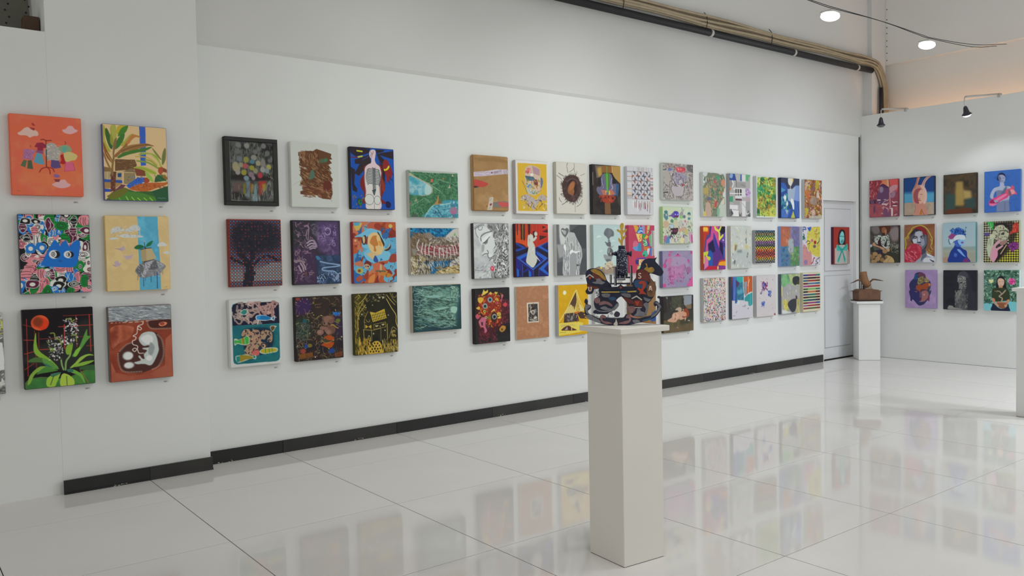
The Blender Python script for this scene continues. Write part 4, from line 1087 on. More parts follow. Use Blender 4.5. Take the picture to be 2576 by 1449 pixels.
 teddy=(312.5, 120, '''mot 241c1c,30241c,201820 .5 3
s~13.4 34204a 3,16 77,11 81,72 43,86 5,83
s~16.1 2c2038 196,105 253,108 253,214 208,185
s~13.4 203028 2,109 70,113 74,196 4,196
squ 8a7c5c,6c6248,a89850,5a5044,7c5a40 150 29.5 1.6 61 -0,0 246,317
squ 6c6e64,5a5c54 40 42.9 1.9 62 -1,129 68,239
dab b8a040,c8b87c,8a3c34,6a6c68 60 10.7 2.7 60 3 63 3,3 244,312
e 18505a 49,117 10.5,8.8
s 1c5aa0 196,86 211,82 236,86 230,99 207,100
dab 4c8cc0 6 13.4 2.1 150 .3 66 199,84 233,99
e 5a6420 224,125 12.7,9.3
e 7c2c28 16,9 11.1,7.8
e 8c3a2c 36,264 13.8,11.9
e 6c6024 71,239 12.2,9.3
s 1c3c7c 43,237 57,230 60,248 46,250
s 1c3c7c 177,265 200,265 199,282 171,285
mot 7a4a1c,54341c .3 7 14,277 84,273 89,298 19,302
mot 8a4c1c,5c301c .3 8 202,288 242,281 244,304 204,309
s 9c4410 148,204 174,195 199,210 195,220 173,221 156,212
s 9c4410 131,241 150,232 195,231 195,246 175,260 150,250
s 3c3a24 137,213 156,215 178,229 145,227
e 5c4038 171,115 27.7,17.6
e 64463c 148,109 10,10.4
e 64463c 197,114 10,10.9
e~2.1 7c5a4c 171,114 23.5,15
e 7c5c50 155,135 14.4,11.4
e 2c1c1c 150,135 3.9,5.7
e 6c4c40 187,128 15,11.4
s 644438 169,151 189,141 208,159 205,182 179,193 157,171
s 7a584c 124,156 135,148 158,153 163,166 135,164
e 7c5a50 128,178 18.3,14
e 785648 173,180 15.5,14
e 7a584e 160,167 11.1,13.5
e~2.1 8a6a5e 124,176 11.1,9.3
e~2.1 86665a 170,181 9.4,8.8
c b8a030 3.2 186,147 197,145 214,159 225,164
c a08050 2.1 134,218 156,233 184,227 203,219
c 7a6450 1.9 139,254 141,278 155,289'''),
 house=(312.5, 120, '''mot 1a190c,222010,14140a .5 3
p 34300c -0,-0 78,-1 69,11 20,110 14,196 21,212 39,311 0,312
dab 9c8834,7a6a20,5a4c14,b09a4c 90 42.7 2.1 95 .12 71 -0,68 28,310
dab 8c7a2c,6a5a1c 30 37.4 2.4 135 .2 72 4,3 71,113
c b09a4c 3.2 75,4 50,33 25,52
c b09a4c 3.2 65,57 31,96 20,120 17,191
c b09a4c 2.7 55,38 27,80 18,100
c a08c44 2.4 6,21 19,11 30,7 32,14 16,31
c b8a458 2.7 187,11 209,38 236,66
c b8a458 3.7 186,32 213,78 240,119 240,156 252,189
c a89448 2.1 207,1 226,34 245,53
c 9c8840 1.9 221,7 226,23 238,26 247,16
dab 9a8a54,6c6440,b0a878 40 13.3 1.9 30 1 73 72,4 180,42
e b4b090 146,23 6,3.1
e b4b090 167,24 4.9,5.2
e b0b098 66,71 2.7,3.1
e b0b098 42,105 3.3,4.2
e b0b098 106,208 3.3,4.2
e b0b098 80,218 2.7,3.6
e b0b098 173,195 3.3,3.6
e b0b098 195,117 2.7,3.1
e b0b098 104,61 2.7,2.6
p b49a34 88,94 120,101 173,83 178,110 188,131 105,149 97,130
tri 1a1608 88,91 188,147
p 22200e 77,91 88,94 99,149 53,145 60,120
c a08a44 2.4 77,91 60,123 53,145
c a8944c 2.1 53,145 75,152 99,149
c b49c4c 1.9 65,133 72,144 83,145 86,135
p 26220e 53,149 99,149 97,190 52,186
p b09434 61,159 77,170 60,179
p b09434 95,161 77,170 94,182
l a8944c 1.9 56,148 54,184 97,190
l a8944c 1.9 108,160 178,152 178,178 109,186 108,160
s a89a70 116,167 137,166 125,175
s a89a70 154,162 173,161 162,170
l a09050 1.6 142,175 146,168 149,176 142,175
l 8a7a3c 4.3 50,186 52,251
l 8a8044 3.2 95,187 95,244
l 7a7244 2.7 149,184 148,249
l 8a7c34 4.8 187,163 187,253
l a8944c 1.9 46,183 103,190 147,183
dab b8942c,8a7020,c8a84c,3a2c10 160 29.4 3.5 95 .2 74 21,227 92,317
s b49434 82,313 81,274 112,248 144,257 159,313
e 1a1608 95,264 4.7,5.2
e 1a1608 111,258 4.1,4.7
e 1a1608 128,260 4.1,4.7
e 1a1608 138,272 4.1,4.7
e 1a1608 86,273 4.1,4.7
e 1a1608 102,272 4.4,5.2
e 1a1608 119,273 4.4,5.2
e 1a1608 112,286 4.9,5.7
e 1a1608 128,288 4.4,5.2
e 1a1608 143,287 4.1,4.7
e 1a1608 96,287 4.4,5.2
e 1a1608 86,299 4.4,4.7
e 1a1608 103,301 4.4,4.7
e 1a1608 119,299 4.4,4.7
e 1a1608 134,303 4.4,4.7
dab b09438,7a6a24,c4b070,1c1808 140 40 2.4 92 .15 75 153,250 248,314
s 241f0c 209,194 224,179 243,196 239,241 207,238
c b0a060 1.9 196,237 212,194 223,181 243,196
dots 8c7c3c 26 3.7 76 211,199 236,230'''),
 lake=(200, 110, '''mot 3c6a4c,2c5a3c,4a7c58,24503a .22 3
dab 5a8c64,24482f,7aa080,2f6444,14382a 700 5.9 1.6 60 3 81 1,11 249,197
p a0a8a0 0,0 250,0 250,6 127,8 29,7 10,9
c 8aa890 2.2 94,50 126,69 161,88
c 7a9c80 1.8 114,58 142,48
c 7a9c80 1.8 142,35 183,42 248,61
c 7a9c80 1.6 83,14 107,21 115,29
c 7a9c80 1.8 5,151 49,132 77,118 104,137
s a09c84 1,16 29,25 67,41 94,52 114,68 118,86 105,100 66,108 27,104 1,97
s 3c8a9c 1,28 29,36 63,47 86,57 94,77 78,98 46,107 1,97
mot 3c8a9c,60a0ac,8cb0b4,2c7c94 .3 5 1,26 38,34 79,51 102,67 113,83 103,99 66,106 27,103 1,96
s 9cbab8 86,57 106,67 112,81 103,99 85,102 78,91
s 3a7c8c 74,199 91,174 116,148 164,129 185,123 251,127 250,200
mot 3a8294,62a4b0,2c6a80,88b8bc .2 6 77,199 93,174 118,150 164,141 177,125 251,128 250,200
dab 1c4a5c,7ab4bc 120 7.3 1.6 150 .6 82 108,150 199,196
c a8c4c0 2.6 75,199 93,172 118,148 144,141 174,142 209,136
p 9c7a48 120,145 134,131 140,119 142,106 148,106 148,119 156,127 166,139 144,143
p 6c5230 144,138 148,116 166,139
p b0604c 106,48 111,35 120,33 121,48
p a89884 196,70 203,63 207,51 211,70
p 8c6c3c 167,32 175,23 179,33 173,37
p b0a498 217,18 223,8 228,19
p a89078 23,134 32,125 34,114 38,130
p a0503c 1,136 7,139 5,149 0,146
s~2.2 8a6c84 202,172 211,155 236,153 246,168 239,182 212,182
l 5c4458 2.9 221,175 222,198
s~1.5 9c5c80 212,174 225,170 233,180 214,182
s 44544c 10,188 23,183 37,188 34,200 11,199'''),
 ravine=(200, 110, '''bg 0e5c86
dab 1a7ca8,0a4468,2c8cb0,0c3450 160 21.6 4.3 45 2 91 2,1 219,40
p 6c5c48 1,42 38,19 60,27 94,18 124,40 160,43 190,31 210,18 250,2 251,139 -2,149
dab 4c3e30,847460,5c4c3a 160 23.4 2.5 130 .4 92 3,22 92,78
p 7a7068 71,24 94,18 124,38 151,43 150,55 101,58
p b0aca4 206,16 222,4 250,1 249,56 209,62 166,45
dab 2c2826,c4beb4,8a847c,5c5650 180 16.2 2.2 20 1.5 93 97,39 248,80
p 6aa05c 220,33 228,19 234,35
p 9c8c80 217,49 237,45 237,56 215,57
dab 24201e,b8b4ac,6c6862,40383a,98948c 420 23.4 2.3 100 .6 94 31,77 245,182
s 7a5450 37,74 74,78 123,87 149,99 184,100 248,65 248,91 188,120 129,119 73,105 38,94
dab 8c2c30,c0b4b0,5c2024,a08c8c,7c1c24 170 36 2.5 170 .25 95 38,77 247,118
c c0bcb8 4.3 43,51 34,71 34,84 42,96
c c0bcb8 4.3 62,64 57,88 54,101 58,108
c c0bcb8 4.3 77,69 73,91 73,116
c c0bcb8 4.3 99,64 92,85 91,105 93,118
c c0bcb8 4.3 122,78 118,99 118,116 123,124
c c0bcb8 4.3 145,86 144,103 145,130
c c0bcb8 4 162,86 165,106 167,132
c c0bcb8 4 183,86 185,107 183,132
c c0bcb8 4 199,86 204,107 203,135
c c0bcb8 3.6 214,76 221,97 223,120
c c0bcb8 3.6 226,73 234,94 236,113
c c0bcb8 3.6 244,64 248,80
mot 8a7a54,a09068,5c5038 .3 5 -0,116 59,123 80,135 61,148 101,174 89,201 0,199
dab b8b4a0,2c2820,7a6a48,d0ccbc 170 16.2 2.5 120 .8 96 2,121 56,200
dab c0bcb4,24201e,8a8680 120 28.8 2.2 105 .2 97 35,142 108,202
p b8a878 112,198 147,183 186,170 226,165 251,155 250,200
mot b8a878,948458,c8bc98 .3 7 112,198 147,183 186,170 226,165 251,148 250,200
dab 3c3424,7c6c40,d0c8a8,b08030 90 18 2.5 160 .6 98 128,167 249,200
p b4b0a8 200,152 227,135 251,122 250,157 196,171
dab 2c2826,8a847c 40 16.2 2.2 150 .6 99 203,129 248,165
p 7c7870 7,90 28,90 26,117 13,115'''),
 strands=(200, 110, '''mot 1a3038,22404a,1a3a3a .5 3
s~16.7 5c8478 65,17 161,13 234,25 220,138 209,180 98,164 49,110
mot@60 2c4c4a,6c9488,3c605a,7ca498 .25 5 25,17 141,9 240,17 227,103 211,180 118,169 19,158 59,94
dab 7aa094,1c302c,5c8474,94b4a4,0e1e20,3c5444 520 44.5 2 172 .3 101 17,5 215,186
squ 6c9088,8cb0a0,4c6c68 60 16.7 1.7 102 8,3 71,111
squ 7ca090,1c2c28 40 14.8 1.9 103 159,108 215,175
dab 8cac98,a8c0ac 30 13 2.2 100 1 104 199,6 243,80
s~3 7ca49c 68,46 112,44 169,48 132,55 88,54
s~3 84ac9c 99,106 149,99 196,98 139,109
s~3 6c9490 74,149 110,148 122,154 86,156
s~2.6 8cb4a4 196,98 227,102 221,126 196,122
dots b4c8b0 20 1.3 105 217,12 243,80'''),
 parcel=(312.5, 100, '''mot 94744c,8c6c44,9c7c54 .5 3
s~6.2@50 7a5c3c 13,15 154,8 244,21 244,32 140,30 39,32
p b4a8b4 -3,97 82,88 167,74 245,71 247,97 174,104 81,116 -0,122
l 6c646c 1.2 9,103 78,93
l 6c646c 1.2 9,111 61,111
c 6c646c 1.2 81,101 99,94 119,96 112,108 88,109
s 5c2c38 124,93 131,91 139,92 131,100
t 4c4450 FRAGILE 145,96 202,80
l 6c646c 1.2 139,103 205,93
l 6c646c 1.2 212,80 245,75
t 5c5460 XX 216,95 244,86
s a84038 -4,143 23,140 70,148 104,160 77,177 36,180 9,174 -5,181
p 3c2c28 -5,180 12,173 39,180 8,187
p b0a898 112,236 140,235 128,309 93,310
l 4c4450 1.5 124,243 113,257
s 7c2430 113,274 127,272 123,282 113,285
l 4c4450 1.8 116,291 106,305
p 6c6a64 134,265 173,260 229,255 249,262 249,291 134,293
p b04a48 166,267 194,260 249,265 249,288 194,290
p c0b090 163,275 187,282 166,276
p 8c5c30 78,292 96,278 95,294
l 7c5c38 2.5 134,296 249,295
l 7c5c38 1.8 3,190 9,309'''),
 yportrait=(312.5, 95, '''bg c0bebe
p bc982c 16,17 237,14 237,295 14,296
s b4a08c 71,53 95,31 129,27 184,44 187,86 200,117 192,169 159,205 111,198 88,191 75,148 70,96
p 9a7c84 126,29 167,40 184,47 183,86 135,73
dab a83c3c,c08c8c,b86060 40 11.9 4.2 60 3 111 73,43 118,74
mot 4c6470,34485a,7c8c90 .3 5 70,89 135,93 148,108 134,119 86,116
e c8c4bc 123,81 11.6,8.8
s 6c3434 134,119 162,108 168,139 154,155
s 4c84bc 89,147 110,136 119,156 89,159
s 8ca8b4 88,168 119,167 146,184 111,193
e c4ccd0 112,172 8.9,6.8
dab 2c8c4c,3c6c34,1c3c24 14 9 3.6 120 1 112 119,177 160,197
dab a89048,c0a460,8c6c3c,a05c3c,5c7c3c 70 17.9 4.2 120 2 113 80,111 188,185
c 5c4c40 2.7 49,120 62,143 75,168 88,194
c b8785c 3.6 56,115 62,138 72,158
s 5c6474 190,96 204,101 207,127 195,159 189,138
s a09490 36,226 57,205 91,199 131,219 155,226 195,196 233,213 226,232 187,233 151,268 129,292 116,277 131,245 96,259 86,241 63,231
dab 6c6470,c0bcb8,4c3c40,8c7c84,a89848 70 26.9 3.6 60 2 114 43,206 232,285
p bc982c 132,206 159,218 191,191 181,186
l 3c2c28 3 175,273 204,249
l 3c2c28 2.7 96,267 113,274'''),
 nest=(312.5, 95, '''bg b8b4ac
burst 4c4640 2.7 126,160 81.4,83.7 120 115
s 3c2c2a 47,150 57,114 85,86 124,75 170,82 195,113 204,150 194,192 161,233 128,241 90,232 59,202
mot@50 50383a,342424,5c4442 .3 5 51,150 60,114 85,89 124,79 170,85 191,113 198,150 190,192 161,227 128,239 90,227 62,196
c 6c5450 2.7 88,115 127,98 163,104 180,129
e 2c1c1c 130,152 38.9,49.7
s 7c5030 120,121 141,111 155,125 144,157 147,178 133,199 104,192 91,175 98,146
s~3 945c38 112,132 141,120 141,152 105,172
e 7c4840 131,196 9.2,6.3
c 4c4840 3 94,3 88,24 96,62
c 4c4840 2.4 148,3 146,34 107,59
c 4c4840 2.4 146,32 156,67
l 4c4840 3.7 21,68 61,85
l 4c4840 2.7 5,82 46,104
l 4c4840 2.1 236,62 199,76
c 4c4840 3 213,223 196,250 165,268
c 4c4840 3.3 88,237 61,251 44,258
c 4c4840 3 22,216 27,231 41,242
l 4c4840 2.1 152,241 152,301
l 4c4840 2.4 171,51 163,77'''),
 mask=(312.5, 95, '''mot 221e1e,2c2624,1c1818 .5 3
p 5c5248 24,5 94,5 86,71 37,86
p~9.2 a0803c 41,23 80,11 82,71 54,78
p 7c5228 87,5 169,3 179,47 86,50
p 9c7c44 173,3 250,0 248,114 200,81 179,57
p~6.1 8a8270 -8,51 6,50 5,132 -9,132
p b08c54 169,3 176,2 179,47 172,47
p 6a4c34 104,235 154,237 160,311 106,312
p 1c1a1c 39,131 58,86 86,58 85,130
p 16181c 179,68 207,86 218,113 178,116
s 5c5870 75,77 100,55 157,53 175,76 178,116 221,115 224,158 209,185 176,191 84,193 56,188 35,163 43,141 74,135
p 2c4c70 207,116 236,115 235,142 219,201 205,185
p 3c7030 107,52 150,50 145,128 127,171 117,129
p 3c7a2c 113,54 125,51 136,54 134,160 123,168
l 6cc04c 4.3 128,50 129,171
l 4c8c3c 6.8 128,8 127,51
c 8c88a4 4.9 82,87 87,119 99,135 92,151
c 8c88a4 4.9 171,82 163,117 177,138 170,151
c 2c2440 2.8 93,92 96,124 102,140 91,156
c b0a8c0 3.1 176,130 177,143 163,154
p a0604c 74,156 116,161 119,192 91,190
p a0604c 148,155 177,159 198,180 148,192
p c09c3c 113,161 123,163 115,193
p c09c3c 141,160 152,163 155,186 140,189
s 8c3420 59,196 126,190 198,196 194,220 161,240 104,238 73,222
dab 5c1c18,b04c34,2c1414 40 18.4 3.7 90 .5 121 66,196 193,234
e 2c1414 71,210 7.1,6.9
e 2c1414 176,209 7.8,6.9
s~9.2 3c3430 219,201 249,195 247,263 222,236'''),
 quilt=(312.5, 90, '''quilt'''),
 horse=(200, 90, '''mot 8c8684,a49e98,7c7878,b0aaa0 .3 3
p 5c5c5c 191,3 250,1 248,47 200,35
dab 6c6464,b4aea8,3c383c,948c88,5c4c50 220 22.2 3.1 70 2 131 1,4 251,191
s 9c9490 22,50 59,48 59,101 43,121 14,103
s b05058 107,28 134,19 169,19 185,32 170,48 134,46 112,43
dab c83c4c,e08c8c,a42838 30 15.5 4 120 1 132 110,22 181,47
s 5c74a8 40,33 56,27 75,30 67,41 43,44
s 5c78b4 167,62 187,65 187,87 173,98 162,91
dab 8c5c50,6c4448 30 13.3 2.7 100 1 133 40,5 102,37
s 8c8494 91,52 156,48 184,72 179,101 146,117 102,116 83,91
c 2c282c 2.7 85,52 80,74 91,102 113,122 135,127 157,121 165,98 162,77
c 3c3438 2.2 102,89 134,87 151,79
c 4c3c40 2.7 53,54 67,78 56,103 56,121
c 2c2828 2.9 64,128 67,149 80,167 80,181
c 2c2828 2.9 174,120 174,142 163,172 157,177
c 3c3438 2.7 56,139 48,168 32,185
c 4c4044 2.9 190,90 201,111 196,134
c 5c4448 3.1 212,74 227,103 230,132
c 4c4044 2.2 210,141 214,174 194,182
s a49ca0 70,128 113,126 162,124 168,142 152,172 102,177 75,160
dab 302c30,c4bcb4 60 15.5 2.4 60 3 134 59,50 185,123
l 2c2c2c 4.4 1,39 27,36
l 2c2c2c 5.3 3,163 40,158
e a02c34 162,115 7.1,7.2'''),
 profile=(312.5, 100, '''mot b0b4b6,a4a8aa,b8bcbc .6 3
p 8a8c8c 96,0 250,-0 248,313 117,309 118,278 142,249 131,219 138,185 157,143 134,69 146,51 98,39
dab 3c3c3c,d0d2d0,707270,202020,a4a6a6 420 27.3 3.5 75 .7 141 141,4 245,310
squ c4c6c6,2c2c2c,8c8e8e,dcdedc 70 40.9 3.8 142 146,56 245,308
mot@70 5c5c5c,8c8c8c,3c3c3c .15 4 99,7 147,4 183,57 176,86 140,81 147,44 104,39
s c0c4c4 17,34 80,19 122,46 134,76 148,106 148,131 132,150 138,180 131,219 154,244 136,239 125,219 119,204 101,194 95,179 63,183 54,154 49,120 34,88 20,61
c 3c3c40 2.5 16,32 18,59 33,81
c 4c4c50 4.9 52,100 52,76 83,56 128,44
c 8a8c8e 2.7 46,88 56,64 80,51
s d0d4d4 63,88 98,66 128,54 109,79 73,106 62,105
p 6c6e70 67,112 103,84 97,111 82,120
c 1c1c1e 3.3 65,112 85,101 113,76
s~3.8 94989a 55,123 73,120 72,150 57,164
c 3c3c3e 3.8 61,181 78,172 99,172 99,160 93,152
c 303032 3.5 96,177 101,192 110,197 131,190 136,183
c 4c4c4e 3.8 107,211 119,202 134,197
s c8cccc 102,177 120,175 128,185 110,193
c 606264 2.2 125,219 131,234 142,244 157,247
s c43c50 112,253 124,241 139,251 139,266 127,271 115,265
e e08090 126,255 6,5.4
c 606466 2.2 3,24 45,7 75,2
c 505456 3.3 8,32 44,14 75,9
c 4c4c4e 2.7 34,19 38,36 56,36 64,19
dab 6c7072,d0d2d0 60 24.5 2.2 20 .6 143 6,234 117,309
s~5.5@50 8c9092 5,236 46,259 101,228 82,248 49,266 11,248
c 4c4c4e 1.9 5,260 34,266 64,264
l 3c3c40 2.2 117,287 129,310'''),
 gown=(312.5, 100, '''p a02c1c -12,0 250,0 249,104 210,118 164,136 160,156 86,140 83,135 42,117 -8,107
p b84018 -7,48 28,37 83,97 83,137 50,120 -8,105
p 3c1c18 13,1 20,1 19,66 12,65
p 3c1c14 38,1 73,1 71,99 54,91 39,94
p 7c5c28 52,1 60,1 58,91 51,91
l c8602c 1.9 23,1 22,82 3,74
l c8602c 1.9 35,1 34,105 71,118 73,96
l c8602c 1.9 74,1 74,118
l c8602c 1.9 86,1 84,140
p 3c1818 94,1 116,1 115,59 96,63
l b0543c 1.9 115,1 114,56
l c0502c 1.6 130,1 129,37 147,38
p 3c1c18 132,41 147,41 146,93 131,73
l b05034 1.6 160,1 161,131
p a8241c 169,1 250,0 249,104 179,122 167,132
l c0502c 1.6 181,1 183,103 248,74
l c0502c 1.6 195,1 195,50 248,55
p 3c1c18 207,11 236,19 206,28
p 3c1c18 202,47 248,30 248,52
p 3c1c18 181,68 246,74 183,98
l c8603c 1.6 205,6 245,17 205,33
p 141a58 -14,107 -8,105 83,140 82,168 130,153 165,134 249,104 250,312 -9,313
p 1c3c94 -8,109 77,142 41,158 -6,162 -6,152 50,141 1,117
p 17152c -7,128 9,131 38,141 -3,151
p 15122a -6,166 82,144 82,168 5,190 -6,190
p 1c54b0 8,198 82,173 82,188 34,208 129,264 128,271
p 181c70 34,208 82,190 78,226
p 15122a 63,218 81,214 99,217 160,219 178,229 129,264
p 1c54b0 150,160 240,204 128,271 126,264 212,211 160,182
p 181c6c 157,190 212,211 190,230 166,209
p 1c54b0 165,135 249,109 191,132 247,160 246,170
p 17143c 216,142 248,128 248,153
p 15122a 165,146 246,172 246,202 165,163
p 15122a 134,276 240,211 246,212 171,266 170,311 134,312
p 1c54b0 247,224 247,236 211,267 248,296 246,310 174,268
p 15122a 230,278 248,266 248,291
p 1a1c70 8,202 128,274 128,310 113,311 113,283 92,270 50,290 48,239 39,239 38,309 -9,309 -7,200
p 15122a 53,242 84,260 52,280
p 1c54b0 4,259 21,270 21,303 6,310
p 15122a 24,272 36,277 35,301 24,301
p 15122a 53,292 89,275 92,310 53,311
p 1c54b0 95,272 113,285 113,311 95,310
l 8c84a4 1.3 5,197 128,272 241,205
l 8c84a4 1.3 -8,105 83,141
l 8c84a4 1.3 165,135 249,104
l 8c84a4 1.3 165,163 241,204
l 8c84a4 1.3 8,196 82,170
l 8c84a4 1.3 48,238 49,310
l 8c84a4 1.3 131,274 132,312
l 8c84a4 1.3 173,267 172,311
l 8c84a4 1.3 174,267 247,222
s b4b6ac 96,68 108,66 111,57 117,61 129,66 134,78 134,102 131,107 143,126 148,146 148,182 160,209 156,228 129,258 99,244 77,224 82,192 91,159 98,130 92,111
p b4b6ac 148,180 190,227 157,204
s b4b6ac 131,92 146,78 153,73 162,81 143,100 134,101
e b4b6ac 154,59 12,12.5
s b0b2a8 93,73 103,70 104,111 98,135 89,125
p 8c3018 103,90 107,90 104,111
dab 9c9e94,c0c2b8 20 16.2 2.2 80 .5 151 98,126 144,218'''),
 veil=(312.5, 95, '''p 4c4e50 -0,-0 250,0 250,312 0,313
gh@80 606264 44464a -0,-0 111,-0 109,313 0,313
p~8.7 b4b6b4 23,0 109,1 105,73 74,128 33,127 25,73
p~7 8c8e8e 3,122 57,123 55,197 21,207
p 4c4c50 2,234 57,222 55,313 2,313
s 5c5e60 39,33 53,22 70,28 87,21 101,33 96,53 73,77 48,60
s 9a9c9c 46,40 59,35 79,41 75,61 62,60
e d0d2d0 49,38 4.8,3.5
l 4c4c4c 3.5 71,73 71,85
s a0a2a2 75,118 88,78 103,53 127,43 147,51 163,79 183,109 203,139 211,190 204,225 192,250 184,310 156,312 55,313 50,235 56,163 57,133 74,120
dab 6c6e70,c0c2c0,84868a,54565a 130 52.5 3.8 93 .1 161 61,83 198,311
s d0d2d0 106,168 127,154 147,166 195,165 147,181 116,185 106,178
s d0d2d0 60,128 74,123 76,153 72,170 60,143
p 3c3e40 110,46 183,1 250,1 247,150 209,147 183,109 163,74 147,51
p 44464a 211,200 251,150 250,312 184,310 192,250
p 404246 158,242 192,253 161,259
s 8a8c8e 112,188 160,187 153,309 109,308
l 7c7e80 1.5 215,301 232,304'''),
 stones=(312.5, 95, '''gv a0b4b2 a8bcb8
p 7c6c5c 3,276 45,263 82,271 185,264 249,259 250,312 4,313
p~3.1 8c7c6c 74,276 185,264 207,312 103,311
p 4c4038 104,282 163,269 185,272 133,285
s 606468 93,52 108,28 130,21 166,31 182,49 180,72 154,77 134,93 114,75 98,67
mot@60 747a7e,50545a .3 3 96,52 111,31 130,23 166,33 177,49 151,72 129,80 111,70
l 3c4044 2.5 171,44 167,67
s 6c7074 134,90 147,101 136,114 127,108
s 54585c 101,107 125,114 150,109 152,140 121,135 110,121
s 84888a 131,145 165,137 183,131 157,150 139,152
s 54565a 120,176 128,150 150,148 172,166 171,198 145,204 127,195
s~4.3@70 8c9094 124,176 135,150 146,156 138,182
s 84888a 87,197 105,189 134,200 164,203 156,227 134,237 108,232
s 5c6064 105,224 134,218 156,229 130,240
s b4a890 97,255 119,239 149,232 171,250 163,272 111,286 100,276
dab 6c6050,d0c4ac,403830 24 15.5 3.1 110 2 171 100,245 166,280
s c8bc50 56,271 69,266 74,276 63,280
s@60 c4d0cc 27,80 49,67 71,75 52,80
s@60 c4d0cc 154,106 176,97 198,103
s@60 c4d0cc 51,171 65,162 80,168
s@60 c4d0cc 184,23 195,19 214,22'''),
 pattern=(312.5, 95, '''bg a43850
p b8922c 47,-0 78,1 107,23 70,49
p 3c5c9c 74,52 107,5 147,15 147,57
c 8cc0d8 4.4 88,49 111,34 132,39
c c0d8e0 3.7 96,52 121,39 147,49
c 8cc0d8 4.4 104,2 114,21 133,15
p 8c7ca0 129,-0 155,1 158,55 136,55
p b85030 166,13 177,2 191,57 169,60
p a8a868 181,-0 206,2 191,57 176,55
c 1c1c1c 3.1 184,31 199,39 184,55
p 2c8c44 132,60 169,55 147,86 128,99
p c0a030 147,86 176,63 191,78 165,91
p c8b460 70,55 129,59 121,104 95,110
c b83028 4.4 117,65 103,76 114,86 102,99
p 5c9c84 195,73 228,47 235,142 205,139
p 3c7c48 132,99 165,91 201,136 142,141
c b0d4c0 3.7 139,99 168,115 139,128
c b0d4c0 3.7 161,94 176,126 146,136
p 5c3c8c 169,91 205,136 183,139
p b46c2c 139,144 201,142 168,165 146,165
p 2c7ca0 95,115 120,123 116,173 57,167 47,149
s 5c84b0 39,149 58,136 87,139 83,168 54,162
c c07088 3.7 43,128 55,107 77,107 87,125
s b85c70 43,131 58,110 87,115 83,136 47,141
p 8c4c5c 118,136 146,149 145,176 116,176
p b8b4bc 179,155 205,150 190,195 167,197
p 3c64a8 201,150 223,150 219,205 204,205
s 3c9c84 127,194 146,170 168,168 182,200 152,210
e 2c5c2c 145,200 9.6,7.9
p 5c3484 86,215 164,212 163,225 64,223
p 2c2c6c 64,228 93,226 93,260 63,255
p c0b478 97,226 163,226 148,263 96,266
s b8604c 115,234 145,234 148,253 115,255
e d8c8c0 130,243 10.3,6.9
p 7cb4a0 96,268 144,269 114,306 81,311
p a8a0a0 221,34 228,34 230,205 223,205
p 6c6468 228,34 236,34 236,203 230,203
p a8a8a4 236,34 250,34 250,203 238,203
p 6c9c6c 202,68 221,55 220,115 205,131
p c09848 82,271 96,268 85,308 75,311'''),
 crowd=(200, 90, '''mot b4bca4,acb89c .5 3
gh@50 b0bc98 b8bcb4 -0,-0 250,-0 252,79 1,83
dab 8c7c74,a89c94,4c4848,6c9478,8c8498,b89ca0,2c2c34,c0b4a4 330 14.9 4.3 90 1 181 3,76 247,197
s 4c4080 66,47 84,31 97,23 121,24 130,34 128,55 97,61 84,59
p 5c4c94 69,40 92,28 92,59 81,56
p 3830a0 97,29 126,31 126,45 97,47
p 9c94e0 97,38 108,38 108,45 97,45
p 9c94e0 116,38 126,38 126,45 116,45
p 6c1c3c 95,49 126,48 123,57 97,56
p 5c4c6c 48,48 66,44 66,53 48,53
e 3c6c74 27,29 14.4,8.7
p 4c7480 9,38 43,36 44,65 29,76 9,57
e a8a098 30,45 6.8,6.3
e 34646c 217,37 13.1,10.4
p 4c7c8c 205,55 230,55 225,69 207,69
e b0a89c 216,45 6.8,7
s 8c8490 136,43 147,27 160,23 168,30 165,45 149,51
l 4c4448 3.4 157,4 160,21
l 4c4448 2.6 174,10 168,23
e 6c9c6c 105,66 13.1,9
e 4c7c5c 75,77 12.5,10.4
e 7ca86c 152,54 15.7,9.7
e 5c6478 176,52 12,9
s b0ac94 89,75 113,71 131,88 125,109 94,109
s a8a89c 136,74 160,74 157,105 136,105
s b4acac 168,70 194,73 193,101 170,103
p a83c44 178,73 191,73 183,87
s 9cb0c4 60,100 84,97 86,111 60,112
s b0987c 6,83 27,76 47,83 42,110 21,118 6,104
p 2c1c28 60,117 125,114 125,133 109,151 68,150
p a89098 65,127 76,125 76,136 67,136
p 5c2c44 83,125 120,121 120,137 89,139
s b0907c 125,119 146,116 178,112 204,125 177,136 151,133 135,144
s a8a070 175,126 204,120 209,146 182,151
s b08ca0 211,149 240,142 247,190 224,196
p a04c80 230,152 243,152 246,194 234,196
s a05c80 11,161 31,156 36,183 10,187
p 4c74a0 36,161 55,160 54,198 13,199 21,187
e 4c4458 68,165 14.6,10.4
e c0b0a8 70,171 7.3,6.3
s c4b88c 146,168 167,164 169,195 145,197
e b8a09c 151,161 10.4,8
p b8b4a8 54,186 83,182 83,198 54,198
p a8a4a0 177,160 203,160 203,198 177,198
p 5c5c8c 164,150 177,153 172,171 164,167'''),
